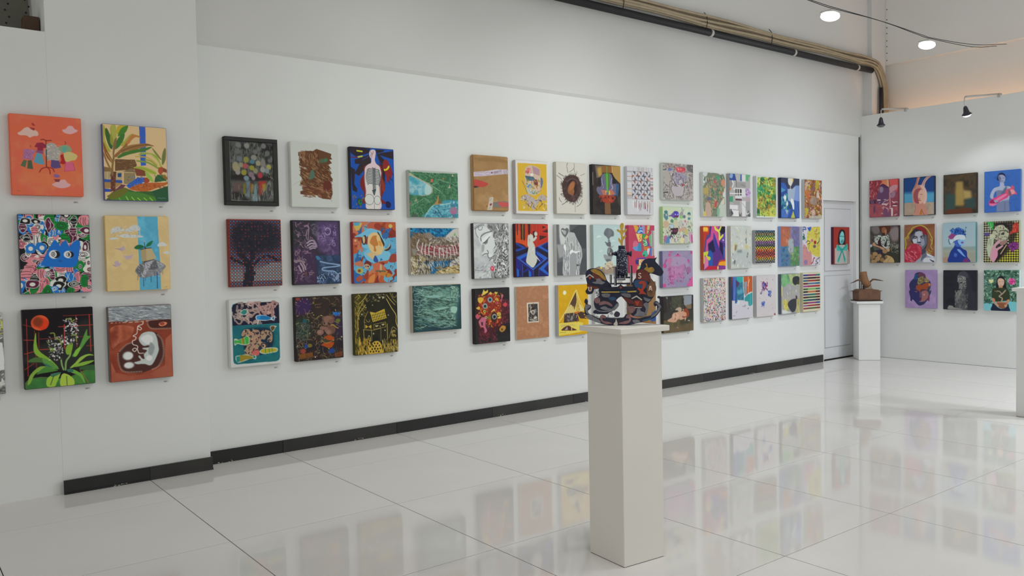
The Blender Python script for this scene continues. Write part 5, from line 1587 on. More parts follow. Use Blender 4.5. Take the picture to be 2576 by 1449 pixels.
 pink=(200, 90, '''mot 847a98,8c7c98,7c7894 .6 3
s 94809c 41,44 86,36 145,33 191,42 212,69 205,93 146,89 71,84 46,81
s~4.1 a8688c 44,46 71,36 76,54 61,81 46,77
s 9c6c94 46,81 121,85 159,75 184,79 184,103 167,127 152,145 106,153 71,183 51,158 46,124
mot@60 a8789c,94648c,b080a4 .3 5 51,87 121,92 171,79 179,103 162,127 106,143 86,149 56,125
dab 6c3868,b4588c,843c74,c478a4 130 12.4 2.9 60 2 191 41,86 96,191
dab 6c3868,b4588c 60 12.4 2.5 120 2 192 116,122 178,172
s b0407c 4,72 17,67 34,44 39,52 22,70 29,80 21,92 7,87
c 5c2c5c 2.1 31,44 19,64 31,80 21,92
p b04480 98,31 125,15 150,30
p 5c2c58 115,18 130,15 130,23
p b4407c -1,178 26,177 26,197 0,198
p b04c80 46,1 90,1 68,13
p a8507c 49,14 68,14 68,31 46,31
p a83c74 231,3 250,2 249,17 231,18
s a0407c 206,47 222,54 217,71 207,57
s b45084 222,162 250,147 250,198 199,199
p 5c2c60 219,157 229,156 224,168
c 5c3868 1.9 121,63 118,68 124,73
c 5c3868 2.9 179,76 187,89 179,106
c 6c3c70 2.1 192,93 195,110 208,127
s 8c5c84 197,93 228,92 231,121 203,120
e 6c2c5c 207,126 6,4.8'''),
 cherub=(200, 95, '''mot 2a2624,34302a,242220 .6 3
p 3c3c30 68,1 155,0 154,73 100,70 68,57
p 64706c 21,3 34,3 39,12 26,13
p 7c8288 163,-0 241,1 238,48 216,55 182,58 171,52
p~3.6 6c5c44 176,58 241,49 247,79 199,76
p 241e1c 3,1 18,1 30,59 19,91 1,89
p 241e1c 42,2 50,2 51,67 44,67
p 201c1a 153,1 162,1 158,66 151,66
p 241e20 236,0 250,0 244,86 232,82
dab 3c4a3c,2c2824,4c4438 60 15.7 3.6 80 2 196 52,2 171,74
mot 4c4630,5c5034,3c3828 .4 5 -1,131 99,129 181,135 250,144 250,200 0,200
mot@70 64503c,544630 .4 6 126,163 250,161 250,200 0,200 18,187
dab 2c3028,3c4034 60 13.5 3.6 60 2 197 154,118 249,159
s a08c78 97,75 116,66 135,64 149,73 146,88 124,86 116,80 102,79
s b08870 70,105 83,93 105,91 124,88 127,85 151,88 162,81 154,77 168,78 170,97 159,111 154,118 170,125 190,121 176,144 173,131 148,134 137,134 132,130 115,132 104,142 88,145 56,141 35,136 37,128 67,117
s~2.2 bc947c 78,105 94,94 115,97 126,109 110,126 83,126
s~1.8 7c5040 94,95 102,107 88,130 99,125
s 7c3820 162,89 171,78 187,72 204,82 212,103 204,120 187,119 187,98 171,89
s b4846c 159,96 176,92 190,102 187,117 167,119 159,111
s 8a3c2c 154,118 170,117 198,117 181,124
s c8c0b0 201,141 212,139 215,145
s 8a7c60 104,174 115,173 125,181 115,178'''),
 eyes=(312.5, 95, '''mot 1c1a1c,221e20,181618 .5 3
s~17.6 3c1418 26,51 139,30 231,87 237,181 169,231 69,290 23,220
dab 5c1c2c,4c1828,7c2c38,3c1420 220 23.5 2.9 60 3 201 26,195 154,315
dab 6c2434,4c1c28,7c3440 130 23.5 2.6 130 2 202 178,71 246,209
s 7c2418 25,90 61,48 126,32 172,50 191,93 177,135 190,179 149,203 97,199 65,160 34,122
dab a83c20,c86030,6c1818,8c2c20,b88030,5c4c20 240 14.7 4.7 70 3 203 29,33 189,221
p c8b04c 50,42 57,22 65,4 74,17 84,15 94,7 95,23 68,35
p c8a44c 100,31 113,19 126,32 113,38
p c8b04c 139,30 146,20 152,25 166,23 155,37
s c49c34 23,54 42,48 64,56 54,76 38,83 25,72
s c49c38 10,110 28,101 37,107 31,119
s b88c34 142,67 152,57 165,60 168,76
p b06070 188,40 198,37 205,46 195,62 188,83 181,74 190,64
s b04c60 5,152 21,142 33,164 14,170
s b05c74 26,187 46,167 65,163 78,180 71,211 83,241 67,253 61,223 39,216
p 3c1c24 42,190 55,189 55,210 45,209
s b83c48 201,96 214,87 231,95 221,111 204,107
p c8b060 114,134 138,117 144,133 124,148
p c8b44c 150,144 180,141 185,176 156,176
dots 3c2414 14 2.9 204 150,142 183,178
e 7c5020 107,163 8.5,10.6
e 8ca0a0 108,66 17,14.8
e 2c5c7c 108,66 11.1,10
e 101418 109,65 5.9,5.8
e 8ca0a0 72,100 16.3,15.3
e 2c5454 72,101 10.4,10
e 101418 73,101 5.9,5.8
e a85024 134,164 26.1,34.4
e 3c2018 134,167 22.9,31.7
e 98a4a0 137,164 15.7,14.8
e 3c5c60 137,165 11.8,11.1
e 101418 138,165 8.5,7.9
e c8c04c 69,130 9.1,8.5
e 3c5c20 70,130 5.2,5.3
e c8bc8c 78,165 7.8,6.9
e 1c1814 78,165 3.9,3.7
e 5c6c24 97,168 9.8,9.5
s a8782c 172,236 192,219 216,226 212,244 192,256 175,250
e 3c3414 190,241 7.2,6.3
e b88c3c 135,77 6.5,5.3
e c06060 156,86 9.8,7.4
e 3c1414 155,86 4.6,3.7'''),
 etching=(312.5, 95, '''mot a07254,986a4c,a87a5a .25 3
p c4b8a8 79,98 171,98 170,218 81,217
p 34302e 90,107 162,107 164,211 90,210
squ b0a89c,8a8278,605850 40 17.6 2.6 211 94,107 160,209
e 1c1a1a 125,135 10,7.8
c b8b0a4 3.5 109,118 108,149 118,165 131,169 141,151
e a8a094 125,153 13.3,10.4
e 3c3634 125,155 6.6,5.2
c b0a89c 4.1 100,198 130,205 157,201
s b8b0a4 130,189 151,183 154,193 137,198'''),
 mountain=(312.5, 95, '''mot c09608,bc9008,c49a10 .5 3
e~1.9 d4d0b0 54,47 13.7,13.4
p c4b058 0,227 86,128 147,35 161,59 180,121 217,166 184,169 133,172 50,179 15,220
p 4c3424 86,133 118,86 147,45 153,104 133,156
p c0ac68 65,158 100,120 133,140 126,172 61,172
l 5c4428 2.8 111,123 126,145
l 5c4428 2.8 129,129 133,156
p b89c48 147,146 154,61 176,121 180,159 147,168
dots 7c6430 30 1.9 221 144,119 180,164
p c4b478 169,115 217,166 180,169
p 3c2c24 50,176 118,174 158,184 170,228 43,232
dab 9ca0a4,b8bcbc,6c6c6c 34 24.8 2.8 80 .4 222 54,179 166,234
p 3c2a20 155,179 184,169 232,183 206,189 236,202 214,206 240,218 180,213
p b85c20 126,172 169,166 180,175 140,181
p c8b84c 0,232 47,232 170,234 206,241 199,252 244,293 0,308
s 4c2418 22,275 50,257 82,251 111,266 148,284 54,280
p 8c8c8c 50,276 72,255 75,277
p c8bc78 104,254 111,255 111,282 104,282
p b8a85c 18,242 119,244 148,260 68,250 22,258
c d4c898 2.8 4,226 50,174 82,133 147,36 169,78 217,166
l 7c6a20 2.2 9,289 61,291
l d0a010 3.7 185,292 248,296'''),
 inkwhite=(312.5, 85, '''bg b4b6b4
dab 2c2c30,5c5c60,88888c 90 22.7 4 80 1 231 5,0 46,190
squ 3c3c40,606064 26 34 3.4 232 7,7 70,288
squ 50505a 20 28.3 3.4 233 106,146 185,265'''),
 tan=(312.5, 70, '''mot 7c5c38,846440,74542f .5 3
s 8c5848 -9,162 61,159 88,199 60,231 -2,224
s 24467c 194,225 252,193 259,250 201,265
p 4c3828 21,9 160,5 145,88 33,86'''),
 splash=(312.5, 66, '''bg b8bcba
s 6c7464 46,24 59,1 89,4 106,1 158,2 193,11 228,7 246,39 250,91 229,130 220,164 242,175 238,225 184,225 176,310 35,310 1,232 1,113 16,83 37,69
dab 5c6c5c,8c7c54,4c5c54,7c8c6c,a08c74 260 38 7.6 60 2 241 8,27 243,304
dab b0584c,c08c5c,8c4c54,c07058,3c7c54 50 27.7 7.6 100 1 242 42,37 238,281
s b87c64 202,65 215,46 241,45 248,83 211,84
s b04c5c 119,56 141,53 140,72 123,70
s 3c8c6c 158,23 184,20 175,47 154,39
s 5c5c74 40,186 66,172 88,188 57,199
s b8a458 7,285 31,268 30,307 4,304
s a89080 31,221 79,221 87,310 35,310
s 9c8c54 1,113 58,112 54,150 2,148
s a84848 131,209 158,198 149,237 127,243
s b8b4a4 202,203 238,175 234,219 193,222
s a8b0a4 176,231 247,228 250,310 180,311
s 7c9c84 158,253 185,253 176,310 156,310
p b8bcba 220,147 251,108 250,174 238,172'''),
 collage=(312.5, 66, '''bg 9c9a9a
p 2c4484 -13,-0 64,-1 81,50 -13,50
s 7c98bc 11,2 42,6 33,32 6,30
p a0a09c 81,-0 144,-2 144,51 86,53
p 3c5c94 130,-2 146,-2 146,51 126,49
p c0c0c0 148,0 191,0 191,53 148,53
p 5c9c70 193,0 250,-0 250,14 229,18 225,49 193,47
p 84807e -13,53 33,51 41,76 32,99 -14,97
c d0cecc 9.3 35,54 46,74 34,96
l 3c3838 5 79,47 80,95
p 8c8a8a 86,58 191,58 189,98 85,101
s b86c3c -12,103 15,102 15,119 -10,125
p c0c0c0 45,104 143,101 189,104 188,167 148,167 143,193 67,194 68,118 45,118
p 3c3838 70,109 143,111 143,156 70,157
p c4c2c0 85,111 94,110 94,157 85,157
p c4c2c0 112,110 121,110 121,156 112,157
p c8c6c4 -12,141 188,138 188,145 -12,149
p a890b0 193,104 250,108 250,163 193,164
dab 6c4c84,c0acc8 30 21.4 5.7 60 2 251 193,107 248,163
p 3c8c64 -12,167 41,164 40,206 -4,204
p 54303c 69,180 143,179 143,193 69,194
p a89098 193,178 248,177 248,196 193,195
p 908e8c 45,197 121,196 121,225 45,226
p c4c4c4 -13,226 98,228 98,259 -13,257
p c0c0c0 143,196 191,195 188,311 147,312
p 8c8c8e 193,201 239,197 239,266 193,267
p c8c8c8 40,265 107,267 107,312 40,312
dab 1c1c1e,d0d0d0,606064 90 21.4 5.7 60 3 252 -13,263 40,311
dab 1c1c1e,d0d0d0,606064 60 21.4 5.7 60 3 253 193,267 248,310
dab 2c2424,a08c80 20 17.8 5 90 1 254 111,285 147,310
l 5c5858 2.9 139,77 193,87
l 706c6c 2.5 148,210 193,247
l b0aeae 3.6 130,196 134,310'''),
 leaf=(312.5, 64, '''bg c0c4c4
p 7c9c44 12,8 248,3 248,302 4,300
vor 7c9c44,a8b048,3c7c4c,2c5c3c,6c8c34,b8b85c,4c8c5c,8c7c34 110 7 12,8 248,3 248,302 4,300
s~7.5@75 2c8c64 14,85 85,76 94,115 46,123 14,113
s~4.5@80 a06c34 26,182 74,155 94,160 59,207 35,205
s~3.7@80 8c5030 123,142 162,141 162,158 128,154
s~3.7@80 9c6038 177,181 207,183 202,201 177,196
s~7.5@80 b4b44c 73,253 172,237 243,221 244,296 102,296
s~7.5@60 8c6c3c 73,238 192,216 132,258 73,264
dab 1c3c24,c0c060,4c9c6c,a07038,244c2c 220 18.7 5.2 60 2 261 16,11 246,299'''),
 blue=(312.5, 62, '''bg 2c4c8c
p 34384c 0,0 250,0 248,53 176,61 150,83 89,84 49,41 0,40
p 2f549c 0,40 49,44 84,87 69,93 0,75
p 4c84a8 0,75 64,95 0,117
p 2c4484 0,118 84,93 89,172 1,173
p 8c9cb0 87,87 120,83 150,83 181,67 197,55 170,174 109,180 89,172
p 7086b8 197,56 249,53 247,178 170,171
s c4c0b4 92,22 100,-0 151,-2 161,23 135,59 115,57 100,46
p b89c50 153,-1 169,0 166,26 156,32
l c4c0b4 6.9 125,60 124,92
dab 4ca0a8,2c7c84,c0ccc8,1c4c6c 60 42.3 9.2 90 .3 271 4,136 89,245
s c8ccc8 34,147 54,135 69,152 59,172 39,164
s c8ccc8 125,180 140,157 170,179 175,232 160,244 145,209
s b8c4c4 64,201 84,181 94,201 79,219
p 244c4c 99,204 140,209 134,235 99,239
p 3c64a4 1,245 69,239 20,312 1,312
p 4464a4 69,250 124,244 79,312 20,312
p 2c4c90 129,244 165,244 119,312 84,312
p 3c5ca0 175,171 248,178 250,313 215,313 175,244
l 24407c 6.2 180,179 220,310
l 24407c 6.2 216,190 246,278
p a8a84c 162,253 187,312 127,312
p 8ca0a8 54,248 97,247 77,286'''),
 rust=(312.5, 60, '''mot 8c5c34,7c5030,9c6c44 .4 3
dab a85c34,6c4430,b09878,5c5054,a8a040,c0a08c,8c4424,74707c 300 36.3 10.5 80 2 281 5,4 244,309
s@80 b4a090 15,30 37,17 52,34 25,88 9,82
s@80 b4603c 25,100 68,81 78,128 35,152
s@80 a8a034 160,7 210,11 198,59 160,78
s@80 6c5470 116,59 149,55 143,82 111,80
s@80 c0b4a8 176,95 209,101 203,137 170,140
s@80 8c8078 88,151 165,138 170,198 88,193
s@80 c0a498 98,249 142,240 152,276 108,288
s@80 a8a8a0 76,291 163,288 242,282 242,312 75,312
s@80 a8a03c 12,229 55,235 43,283 11,289'''),
 popart=(312.5, 64, '''bg 4c2c78
p a82c1c -40,0 77,0 68,53 35,74 5,180 -36,179
p c87820 -40,8 48,7 58,19 56,40 -39,42
p e0a838 -0,9 48,9 54,24 47,35 2,33
p 4c3c70 68,53 81,75 43,85 26,180 5,180 18,109 39,64
p b8447c 94,0 174,0 165,48 182,99 177,158 123,51 114,45 110,93 51,125 55,181 26,180 39,98 81,77 81,53
p 2c2c6c 73,0 94,0 81,72 68,53
p 17142c 204,0 250,-0 250,40 216,57 186,40
c c0c444 16.8 132,0 140,21 174,38 182,67 182,94
c c0c444 14.8 199,3 186,24 174,32
c c0c444 14.8 182,94 207,75 223,65
p 5c3c8c 233,57 250,46 249,121 216,121 203,99
e d0c8d8 224,100 6.7,5.3
p 1c1440 55,130 110,99 135,179 109,189 57,173
p 1c4c94 57,181 80,168 105,195 104,283 54,282
p 2c5cac 114,48 130,174 122,93 119,51
p 2f2f80 119,45 148,99 177,164 130,152
p 16123c 182,110 216,121 224,221 181,164
p 24549c 228,148 246,148 241,240 224,218
p b04c24 243,159 251,159 250,246 243,245
s b0b434 -36,185 1,185 51,179 55,189 46,212 75,219 79,237 59,244 42,231 26,209 13,214 13,262 -37,266
p c06890 13,214 30,212 54,247 54,282 8,310
p 3c3048 -37,269 9,270 4,313 -37,312
p a81c30 17,310 56,283 159,287 159,312
p d88c18 163,281 172,260 202,253 250,254 250,285
c a83c24 11.4 161,284 172,257 202,249 250,248
p dcb468 155,287 170,287 168,311 155,312
p 74307c 176,287 250,287 250,310 176,311
p 4c2870 109,192 173,164 224,224 181,244 159,276 104,281'''),
 pale=(312.5, 64, '''mot b4b4ac,aab0ac,b8b6a8 .6 3
s~21.1@70 9ca4a4 22,208 134,172 237,202 242,295 22,301
s~5.6@80 b8b474 81,32 99,34 96,46 83,46
s~2.8@90 7c6434 50,141 72,138 67,171 49,182
s~4.9@70 b0ac4c 41,132 72,127 67,141
s~8.4@80 b0a870 166,145 207,143 206,168 183,171
s~4.2@80 505658 177,95 191,89 189,129 180,126
s~3.5@80 585c5c 181,38 188,38 185,64
s~8.4@80 6c7474 76,182 129,175 124,197 80,193
s~2.8@80 4c5050 201,196 210,196 204,229 190,231
s~4.9@80 44484a 35,252 57,255 48,281 35,275
s~4.2@70 6c7070 16,203 31,203 27,217
dab c8c8c0,a0a6a4,8c9290 80 24.6 5.6 90 1 291 7,14 237,305'''),
 zigzag=(250, 90, '''zigzag'''),
 blocks=(312.5, 60, '''bg 6c7078
p 9c5844 -0,-0 128,-1 127,92 92,112 92,154 -1,155
mot a86850,9c5840,b07860 .3 3 19,25 127,25 127,92 97,106 92,151 18,151
mot 6c6890,5c5c84,7c7898 .3 4 130,1 250,0 249,158 166,157 162,95 127,95
mot 3c5c80,50748c,34547c .3 5 0,158 97,157 96,202 126,225 125,313 -0,313
mot 5c8058,48704c,6c9464 .3 6 166,159 250,158 250,313 128,313 128,225 166,208
p~6 90989c 95,112 127,95 167,101 171,157 166,202 121,205 96,199
p~3.7@80 7ca068 126,208 171,205 168,225 131,222
dab 2c4c74,8c4c3c,3c5c44 50 22.4 4.5 90 .6 301 5,6 245,311'''),
 yellowmarks=(312.5, 60, '''bg b8b4bc
s b8ac44 74,39 131,10 247,1 249,213 208,245 104,205 63,153
mot@70 c0b03c,b0a850,c4bc70 .3 3 79,41 136,13 247,4 249,213 208,242 114,203 73,153
s b07c7c 6,153 53,159 83,199 125,211 114,310 3,311
s 7c6c94 26,271 67,272 62,303 26,303
c 2c4480 8.5 8,7 38,7 48,24 7,24 12,41
s 2c54a0 69,10 94,7 125,4 105,39 84,30
c 1c5c44 11.6 17,61 22,78 2,84 32,93 2,104
e b8646c 133,113 18.6,12.7
e 8c2428 177,128 17.6,14.4
e 5c4c60 169,160 19.7,12.7
c 24202c 4.6 48,130 73,116 104,122 99,136 73,142
c 3c4c54 7.7 247,91 234,120 208,137
c 5c8c34 7 208,62 245,48
c 8c5c44 4.6 167,42 198,39 198,16
c a04c30 5.4 172,59 198,59 187,85
c 8c242c 9.3 124,299 145,284 156,258 171,253
c 24303c 5.4 182,305 218,294 187,279 245,251 245,286
c 5c5c40 4.6 94,150 83,182
c a88c9c 5.4 7,130 22,153 52,165
dab 5c5c6c,8c4c44,5c7c4c 40 15.5 3.9 60 3 311 13,4 245,309'''),
 confetti=(312.5, 70, '''bg b0b0ac
dab b06070,c08c5c,2c2c44,4c8c5c,8c8cb4,c88c7c,1c1c24,a8b06c,b84c6c,5c5c8c,d0ccc4,c89c74,74547c,c08c94 900 15.3 6.1 60 2 321 -16,-6 252,329'''),
 teal=(312.5, 64, '''bg b4b0b8
p b04c14 -45,0 9,1 4,101 -44,105
p 1c3480 9,1 55,1 53,197 40,196 40,176 -6,172
l 5c9cd0 5.1 25,1 22,173
l 8cc0e0 4.4 41,2 35,173
p 2c6c84 50,1 137,1 146,178 67,172 67,198 53,197
mot@70 3c7c94,24506c,5c98ac .3 3 50,61 137,64 142,175 67,169 63,180
p 2c9490 59,1 137,1 135,38 96,48 54,18
p 4c3458 50,27 96,48 72,76 54,75
l a8d8d0 4.4 137,1 135,86 146,127 146,178
p a85028 140,1 250,0 250,119 207,123 179,134 165,150 146,127
p 7c8490 149,44 184,37 174,139 160,150 151,116
l e0a484 5.1 198,-0 198,129
l e0b090 5.8 212,26 193,71
p 2c8488 184,140 231,119 249,128 249,212 221,225 198,218 195,189 151,184 151,161
l 5cb0b0 3.6 222,136 221,216
p c4ccd0 184,137 231,117 243,122 212,132
s@70 b8c4c4 58,189 95,179 86,204 53,206
dab 3c3c44 4 14.6 3.6 150 .4 331 127,215 160,225
l 3c3c40 4.4 188,244 200,239
l 4c4c50 2.9 48,267 60,253
l 5c5c60 2.2 12,286 39,286'''),
 splat=(312.5, 60, '''mot b8b2b4,b4aeb0 .5 3
s~3.7@60 a87ca0 68,62 101,55 111,82 82,98 63,81
dab 6c2444,8c4480,241c34,a84c94,3c54a0 46 22.4 8.2 70 1 341 72,51 140,111
dab 2c4494,1c2454,4c64b0 26 18.7 7.5 90 1 342 145,117 186,164
dab 3c5cac,2c3c84,5c6c9c 26 18.7 6.7 120 1 343 57,199 104,234
dab 1c1c34,3c2c5c 5 14.9 6 60 2 344 49,119 73,136
dab 5c4c64,2c2430,8c7c8c 18 9 3 60 3 345 35,18 236,255
l b094b0 3 87,109 93,166
p 8c2c34 221,295 240,295 241,310 221,309'''),
 grey=(312.5, 60, '''mot 8c8c8e,949294,868688 .5 3
mot 5c9468,78a474,4c845c .4 4 -14,3 97,3 136,6 146,77 77,81 48,103 10,96 0,38
mot 8c9c64,a4a880,7c9460 .4 5 97,3 250,1 250,97 195,90 146,91 126,70
s 2c3034 153,57 161,30 211,20 246,32 245,62 195,91 161,77
s 3c3c24 220,61 245,59 245,85 215,85
p~3.8 5c2830 -19,43 0,35 0,96 -14,104
mot a89c34,b8b070,8c8434 .3 6 14,202 82,199 91,248 96,291 48,283 24,259
s 34343c 86,234 125,206 184,197 204,209 204,253 184,295 144,302 106,271
p 3c342c 194,171 214,178 219,213 194,195
mot b4b080,8c8450 .3 7 204,204 249,197 249,310 193,310 204,253
s b8bcb8 14,279 48,283 86,293 77,311 19,310
s b0b4b0 91,294 125,301 125,311 86,310
p b8b068 0,102 19,108 14,176 -5,159
dab c4c4b4,a8a45c 30 30 4.5 90 .3 351 10,96 239,214'''),
 bars=(312.5, 84, '''bars'''),
 bow=(312.5, 62, '''bg 8c2f26
s 241c24 76,66 98,27 137,19 176,37 183,109 171,150 72,138
s 74b4b4 95,77 127,37 159,52 165,109 135,144 102,133
s 4c8c90 123,108 157,108 141,141 115,141
l 244c50 5.8 105,79 125,77
l 244c50 5.8 138,79 158,80
l 3c4c50 4.3 113,120 136,121
p a09c98 20,179 101,149 171,150 230,194 242,312 21,309
s 3c9c94 51,148 120,170 140,176 212,141 214,194 149,203 187,269 165,296 132,213 83,294 59,277 108,207 52,196
c 1c5c5c 5.8 71,159 125,192 201,156
l 1c5c5c 5.8 128,203 74,277
l 1c5c5c 5.8 138,203 176,280
p 8c8884 200,193 240,205 242,310 210,309'''),
 redroom=(312.5, 80, '''mot 8c4450,7c3c4c,9c5058 .5 3
p c47454 99,2 169,0 174,62 159,61 117,33 93,44
p c09c74 155,1 169,1 171,67 159,64
p c05050 174,1 250,1 249,85 231,119 225,60 183,51
p 84303c 2,0 99,3 117,13 87,49 62,150 2,146
dab 6c2434,b06c6c,94404c 60 33.2 6.6 80 1 401 3,6 86,145
s 5c3c5c 93,59 117,36 147,51 171,73 168,168 141,197 80,202 65,138 80,109
s~6 84788c 90,67 117,54 123,94 99,107
s 4c2c4c 87,52 117,33 147,48 171,70 147,72 111,57
s b08088 177,74 207,52 246,55 237,84 189,116
s 8c6c80 186,140 207,100 225,107 225,142 201,159
dab c4a8a8,b89c9c 24 33.2 7.2 10 1 402 68,159 246,303
p c0a8a4 71,161 98,163 98,173 71,173
p c4acac 114,204 153,205 153,214 114,212
p c8b4b4 204,218 241,220 241,229 204,227
p c8b8b4 192,244 207,242 207,308 192,309
p 5c2c3c 201,209 243,208 243,220 201,218
p 4c2c44 2,167 62,162 64,198 2,195
l 9c8ca0 3 15,168 24,193
l 9c8ca0 3 30,166 37,194
mot a05458,8c4450 .4 5 2,198 111,207 123,256 86,312 2,311
s 5c3c5c 49,207 55,252 42,282 36,236
s 6c4460 129,241 177,264 183,310 129,307
c b88c8c 4.2 110,237 141,233 165,252 165,270
l b08488 9 180,110 183,223'''),
 rabbit=(312.5, 82, '''gv 20447c 3c7ca4
p 1c3c74 -0,0 250,0 250,123 0,110
p~11.9 4c8cac 2,128 250,134 249,209 4,202
p 9c8c7c 4,202 249,209 250,313 2,313
mot@60 a49484,8c7c6c .3 3 5,205 248,212 249,311 2,310
l 141824 7.1 -0,0 250,1
l 141824 7.7 1,2 2,308
l 141824 7.7 1,310 250,311
s b07c6c 74,151 71,115 89,76 101,48 115,-2 136,-2 128,26 119,64 155,66 149,63 167,27 196,-0 229,-0 197,23 179,51 173,85 189,118 192,159 186,202 181,234 190,270 193,316 87,312 96,264 96,226 77,195
s c09c94 119,64 149,64 167,29 196,3 208,10 176,50 173,82 149,75
c 8c4c44 4.7 118,2 104,57 92,88
c 7c5c5c 4.7 208,1 173,33 161,67
s c4a49c 137,74 173,85 192,136 186,205 162,215 161,116
s 8c4850 83,134 101,100 131,92 143,100 122,125 120,177 126,207 102,211 86,181
s c49c8c 128,125 143,106 164,116 174,158 165,201 141,217 126,207 138,173 120,166
l 4c2c30 3 138,141 153,143
l 7c2c30 4.2 123,188 143,191
s 8c3c40 120,204 129,207 123,216 114,211
s a8641c 148,261 133,301 151,299
c 6c3430 3 148,260 163,297 172,306
c 8c5444 2.7 96,226 99,255 90,287'''),
 lady=(312.5, 84, '''standin'''),
 blueboy=(312.5, 84, '''mot 3460a8,3862ac,305aa0 .2 3
s 1c2444 95,73 95,38 108,20 129,18 147,34 152,60 147,77
s 8c94b0 100,41 124,32 145,45 150,66 142,88 123,104 108,83
s~3.9 5c6484 99,44 113,43 118,81 108,83
l 3c4464 2.5 109,57 121,59
l 3c4464 2.5 130,57 142,58
l 4c5474 2.8 122,80 134,80
s 9ca4bc 113,95 139,97 144,118 170,122 188,138 175,224 170,229 97,230 92,172 81,153 65,193 75,217 44,200 49,163 71,129 108,118
s~4.4 6c7494 92,148 134,157 97,195 86,171
s~5.5 54607c 144,135 160,125 149,181 113,191
p 6c7898 91,236 175,229 180,310 88,310
l 54607c 3.9 146,239 146,310
l 4c5878 2.5 123,230 172,225
s c44478 35,232 52,213 91,195 154,170 170,183 165,206 112,231 91,250 65,263 38,259
s d07498 81,217 123,191 160,176 160,188 112,220 81,226
s 8c2450 41,227 60,216 97,236 81,247 43,241
s d86c98 41,247 91,247 70,264 43,259
s c0506c 149,164 165,142 188,138 193,119 209,128 211,154 224,170 229,187 201,185 196,196 175,195
s d88c90 186,150 206,151 216,175 198,185 183,167
s 74586c 170,151 186,161 191,196 175,189
s 8c94b0 75,217 102,230 81,241 70,226'''),
 potato=(312.5, 80, '''mot 3c3836,504a48,302c2c .5 3
s~15.2 7c7070 170,38 243,16 246,113 201,130 176,87
s~12.2 6c6664 14,7 83,6 83,60 34,65
p 34342c 127,164 176,153 249,166 250,312 129,312
dab 4c5040,24241e,6c6c60,8c8c84 70 18.3 4.9 60 2 411 176,153 248,232
s 6c6c64 183,159 195,153 210,172 231,163 246,160 246,184 201,178
s 4c2c20 83,27 89,-0 169,1 179,30 170,57 151,65 145,56 102,61
s 84543c 102,43 108,18 126,13 145,29 145,56 133,74 111,64
s 9c6c50 127,40 145,38 145,62 133,86
p 3c241c 108,58 133,62 133,92 108,94
s a0a8a0 40,132 46,96 71,78 108,85 151,89 170,117 170,177 152,192 128,191 84,157 59,151
dab 24302c,c0c8c0 110 11 4.9 60 2 412 40,81 174,186
p 341c28 68,133 84,109 102,91 93,121 100,158 128,194 72,169
p 2c2430 121,170 149,110 146,180
s b08868 22,150 37,138 59,163 109,179 128,197 115,206 78,182 28,166
s b08c6c 140,198 167,186 171,213 152,219
p 2c3428 3,187 28,169 59,175 60,212 16,223
s 4c5448 28,175 56,175 66,206 47,218
p 2c2a3c 47,205 109,200 116,230 48,230
s a8b0b4 0,159 16,156 19,172 0,180
e 947450 131,216 21.5,18.1
e a08058 45,237 23.1,17.5
e 9c7c54 83,254 20,16.6
e 947450 29,261 15.4,15.7
e 8c6c48 12,269 16,18.7
e a08058 67,278 22.1,20.5
e 8c6c44 107,288 18.5,17.5
e a08058 33,301 27.7,14.5
e 9c7a50 6,247 9.2,7.9
s b09468 116,310 141,276 128,261 146,249 177,258 201,276 206,312
s 7c5c38 128,261 146,255 153,273 137,276
c 7c6038 2.4 153,309 171,279 183,270
l 241c1c 4.9 4,272 5,308'''),
 yhair=(312.5, 82, '''mot 7c5038,845840,744830 .4 3
s 2c2a30 49,92 73,49 109,26 145,25 180,50 191,98 185,179 150,210 67,152
s 7c2428 85,34 115,18 151,23 180,56 186,92 156,79 145,55 103,38
s 4c4c58 52,98 85,70 94,49 97,94 67,128 49,128
s 84889a 70,128 85,105 94,64 145,58 156,88 180,103 179,161 156,198 132,207 85,164
s 9ca0ac 97,64 133,57 145,90 127,107 94,100
s 5c606c 159,96 183,92 185,161 150,207 144,184 168,161
c 2c2c34 5.9 76,102 94,97 109,106
c 2c2c34 6.5 133,101 150,95 171,97
e 34343c 91,109 12.4,7
e a4a8b0 91,107 6.5,2.9
e 34343c 150,108 13.6,7
e 9ca0a8 153,106 6.5,3.5
p b0b4bc 118,110 127,107 133,142 115,142
s 34343c 106,147 127,142 141,146 132,154 112,152
s b0b4bc 70,123 103,121 100,153 79,152
s 5c3c44 112,165 132,163 141,178 115,174
s c0c0c4 118,171 132,170 135,179
c b0a834 5.3 9,204 15,156 9,114 28,97 37,74 58,48 67,30 97,17 133,10 169,24 195,51 218,96 229,122 226,163
c b0a834 3.5 18,115 37,107 31,85 49,68 64,45
c b8ac3c 4.1 203,110 226,145 217,180 231,209
c a89c38 4.1 211,162 197,196 211,220 228,220
c a89c38 4.7 188,219 196,234 216,237
p 74503a 191,109 212,110 214,191 191,214
s a42c3c 24,192 55,163 91,156 126,171 144,195 141,247 114,282 84,311 3,312 3,216
mot@70 b03c48,94243c,c05c6c .3 5 6,216 55,169 91,162 126,177 141,207 135,247 108,282 78,309 6,309
dab c88090,7c1c2c 30 26.5 4.7 140 .6 421 12,216 114,305
s 8c90a0 144,242 179,219 196,248 248,266 249,312 96,311 132,273
s b8bcc4 167,277 230,272 247,286 244,312 161,312
p 5c6070 144,250 179,219 185,260 155,285 135,305
s c0c4c8 185,237 219,252 245,272 196,257
s 3c3c48 207,283 230,295 244,298 242,309 224,303
p 3c404c 144,204 173,199 179,228 144,250'''),
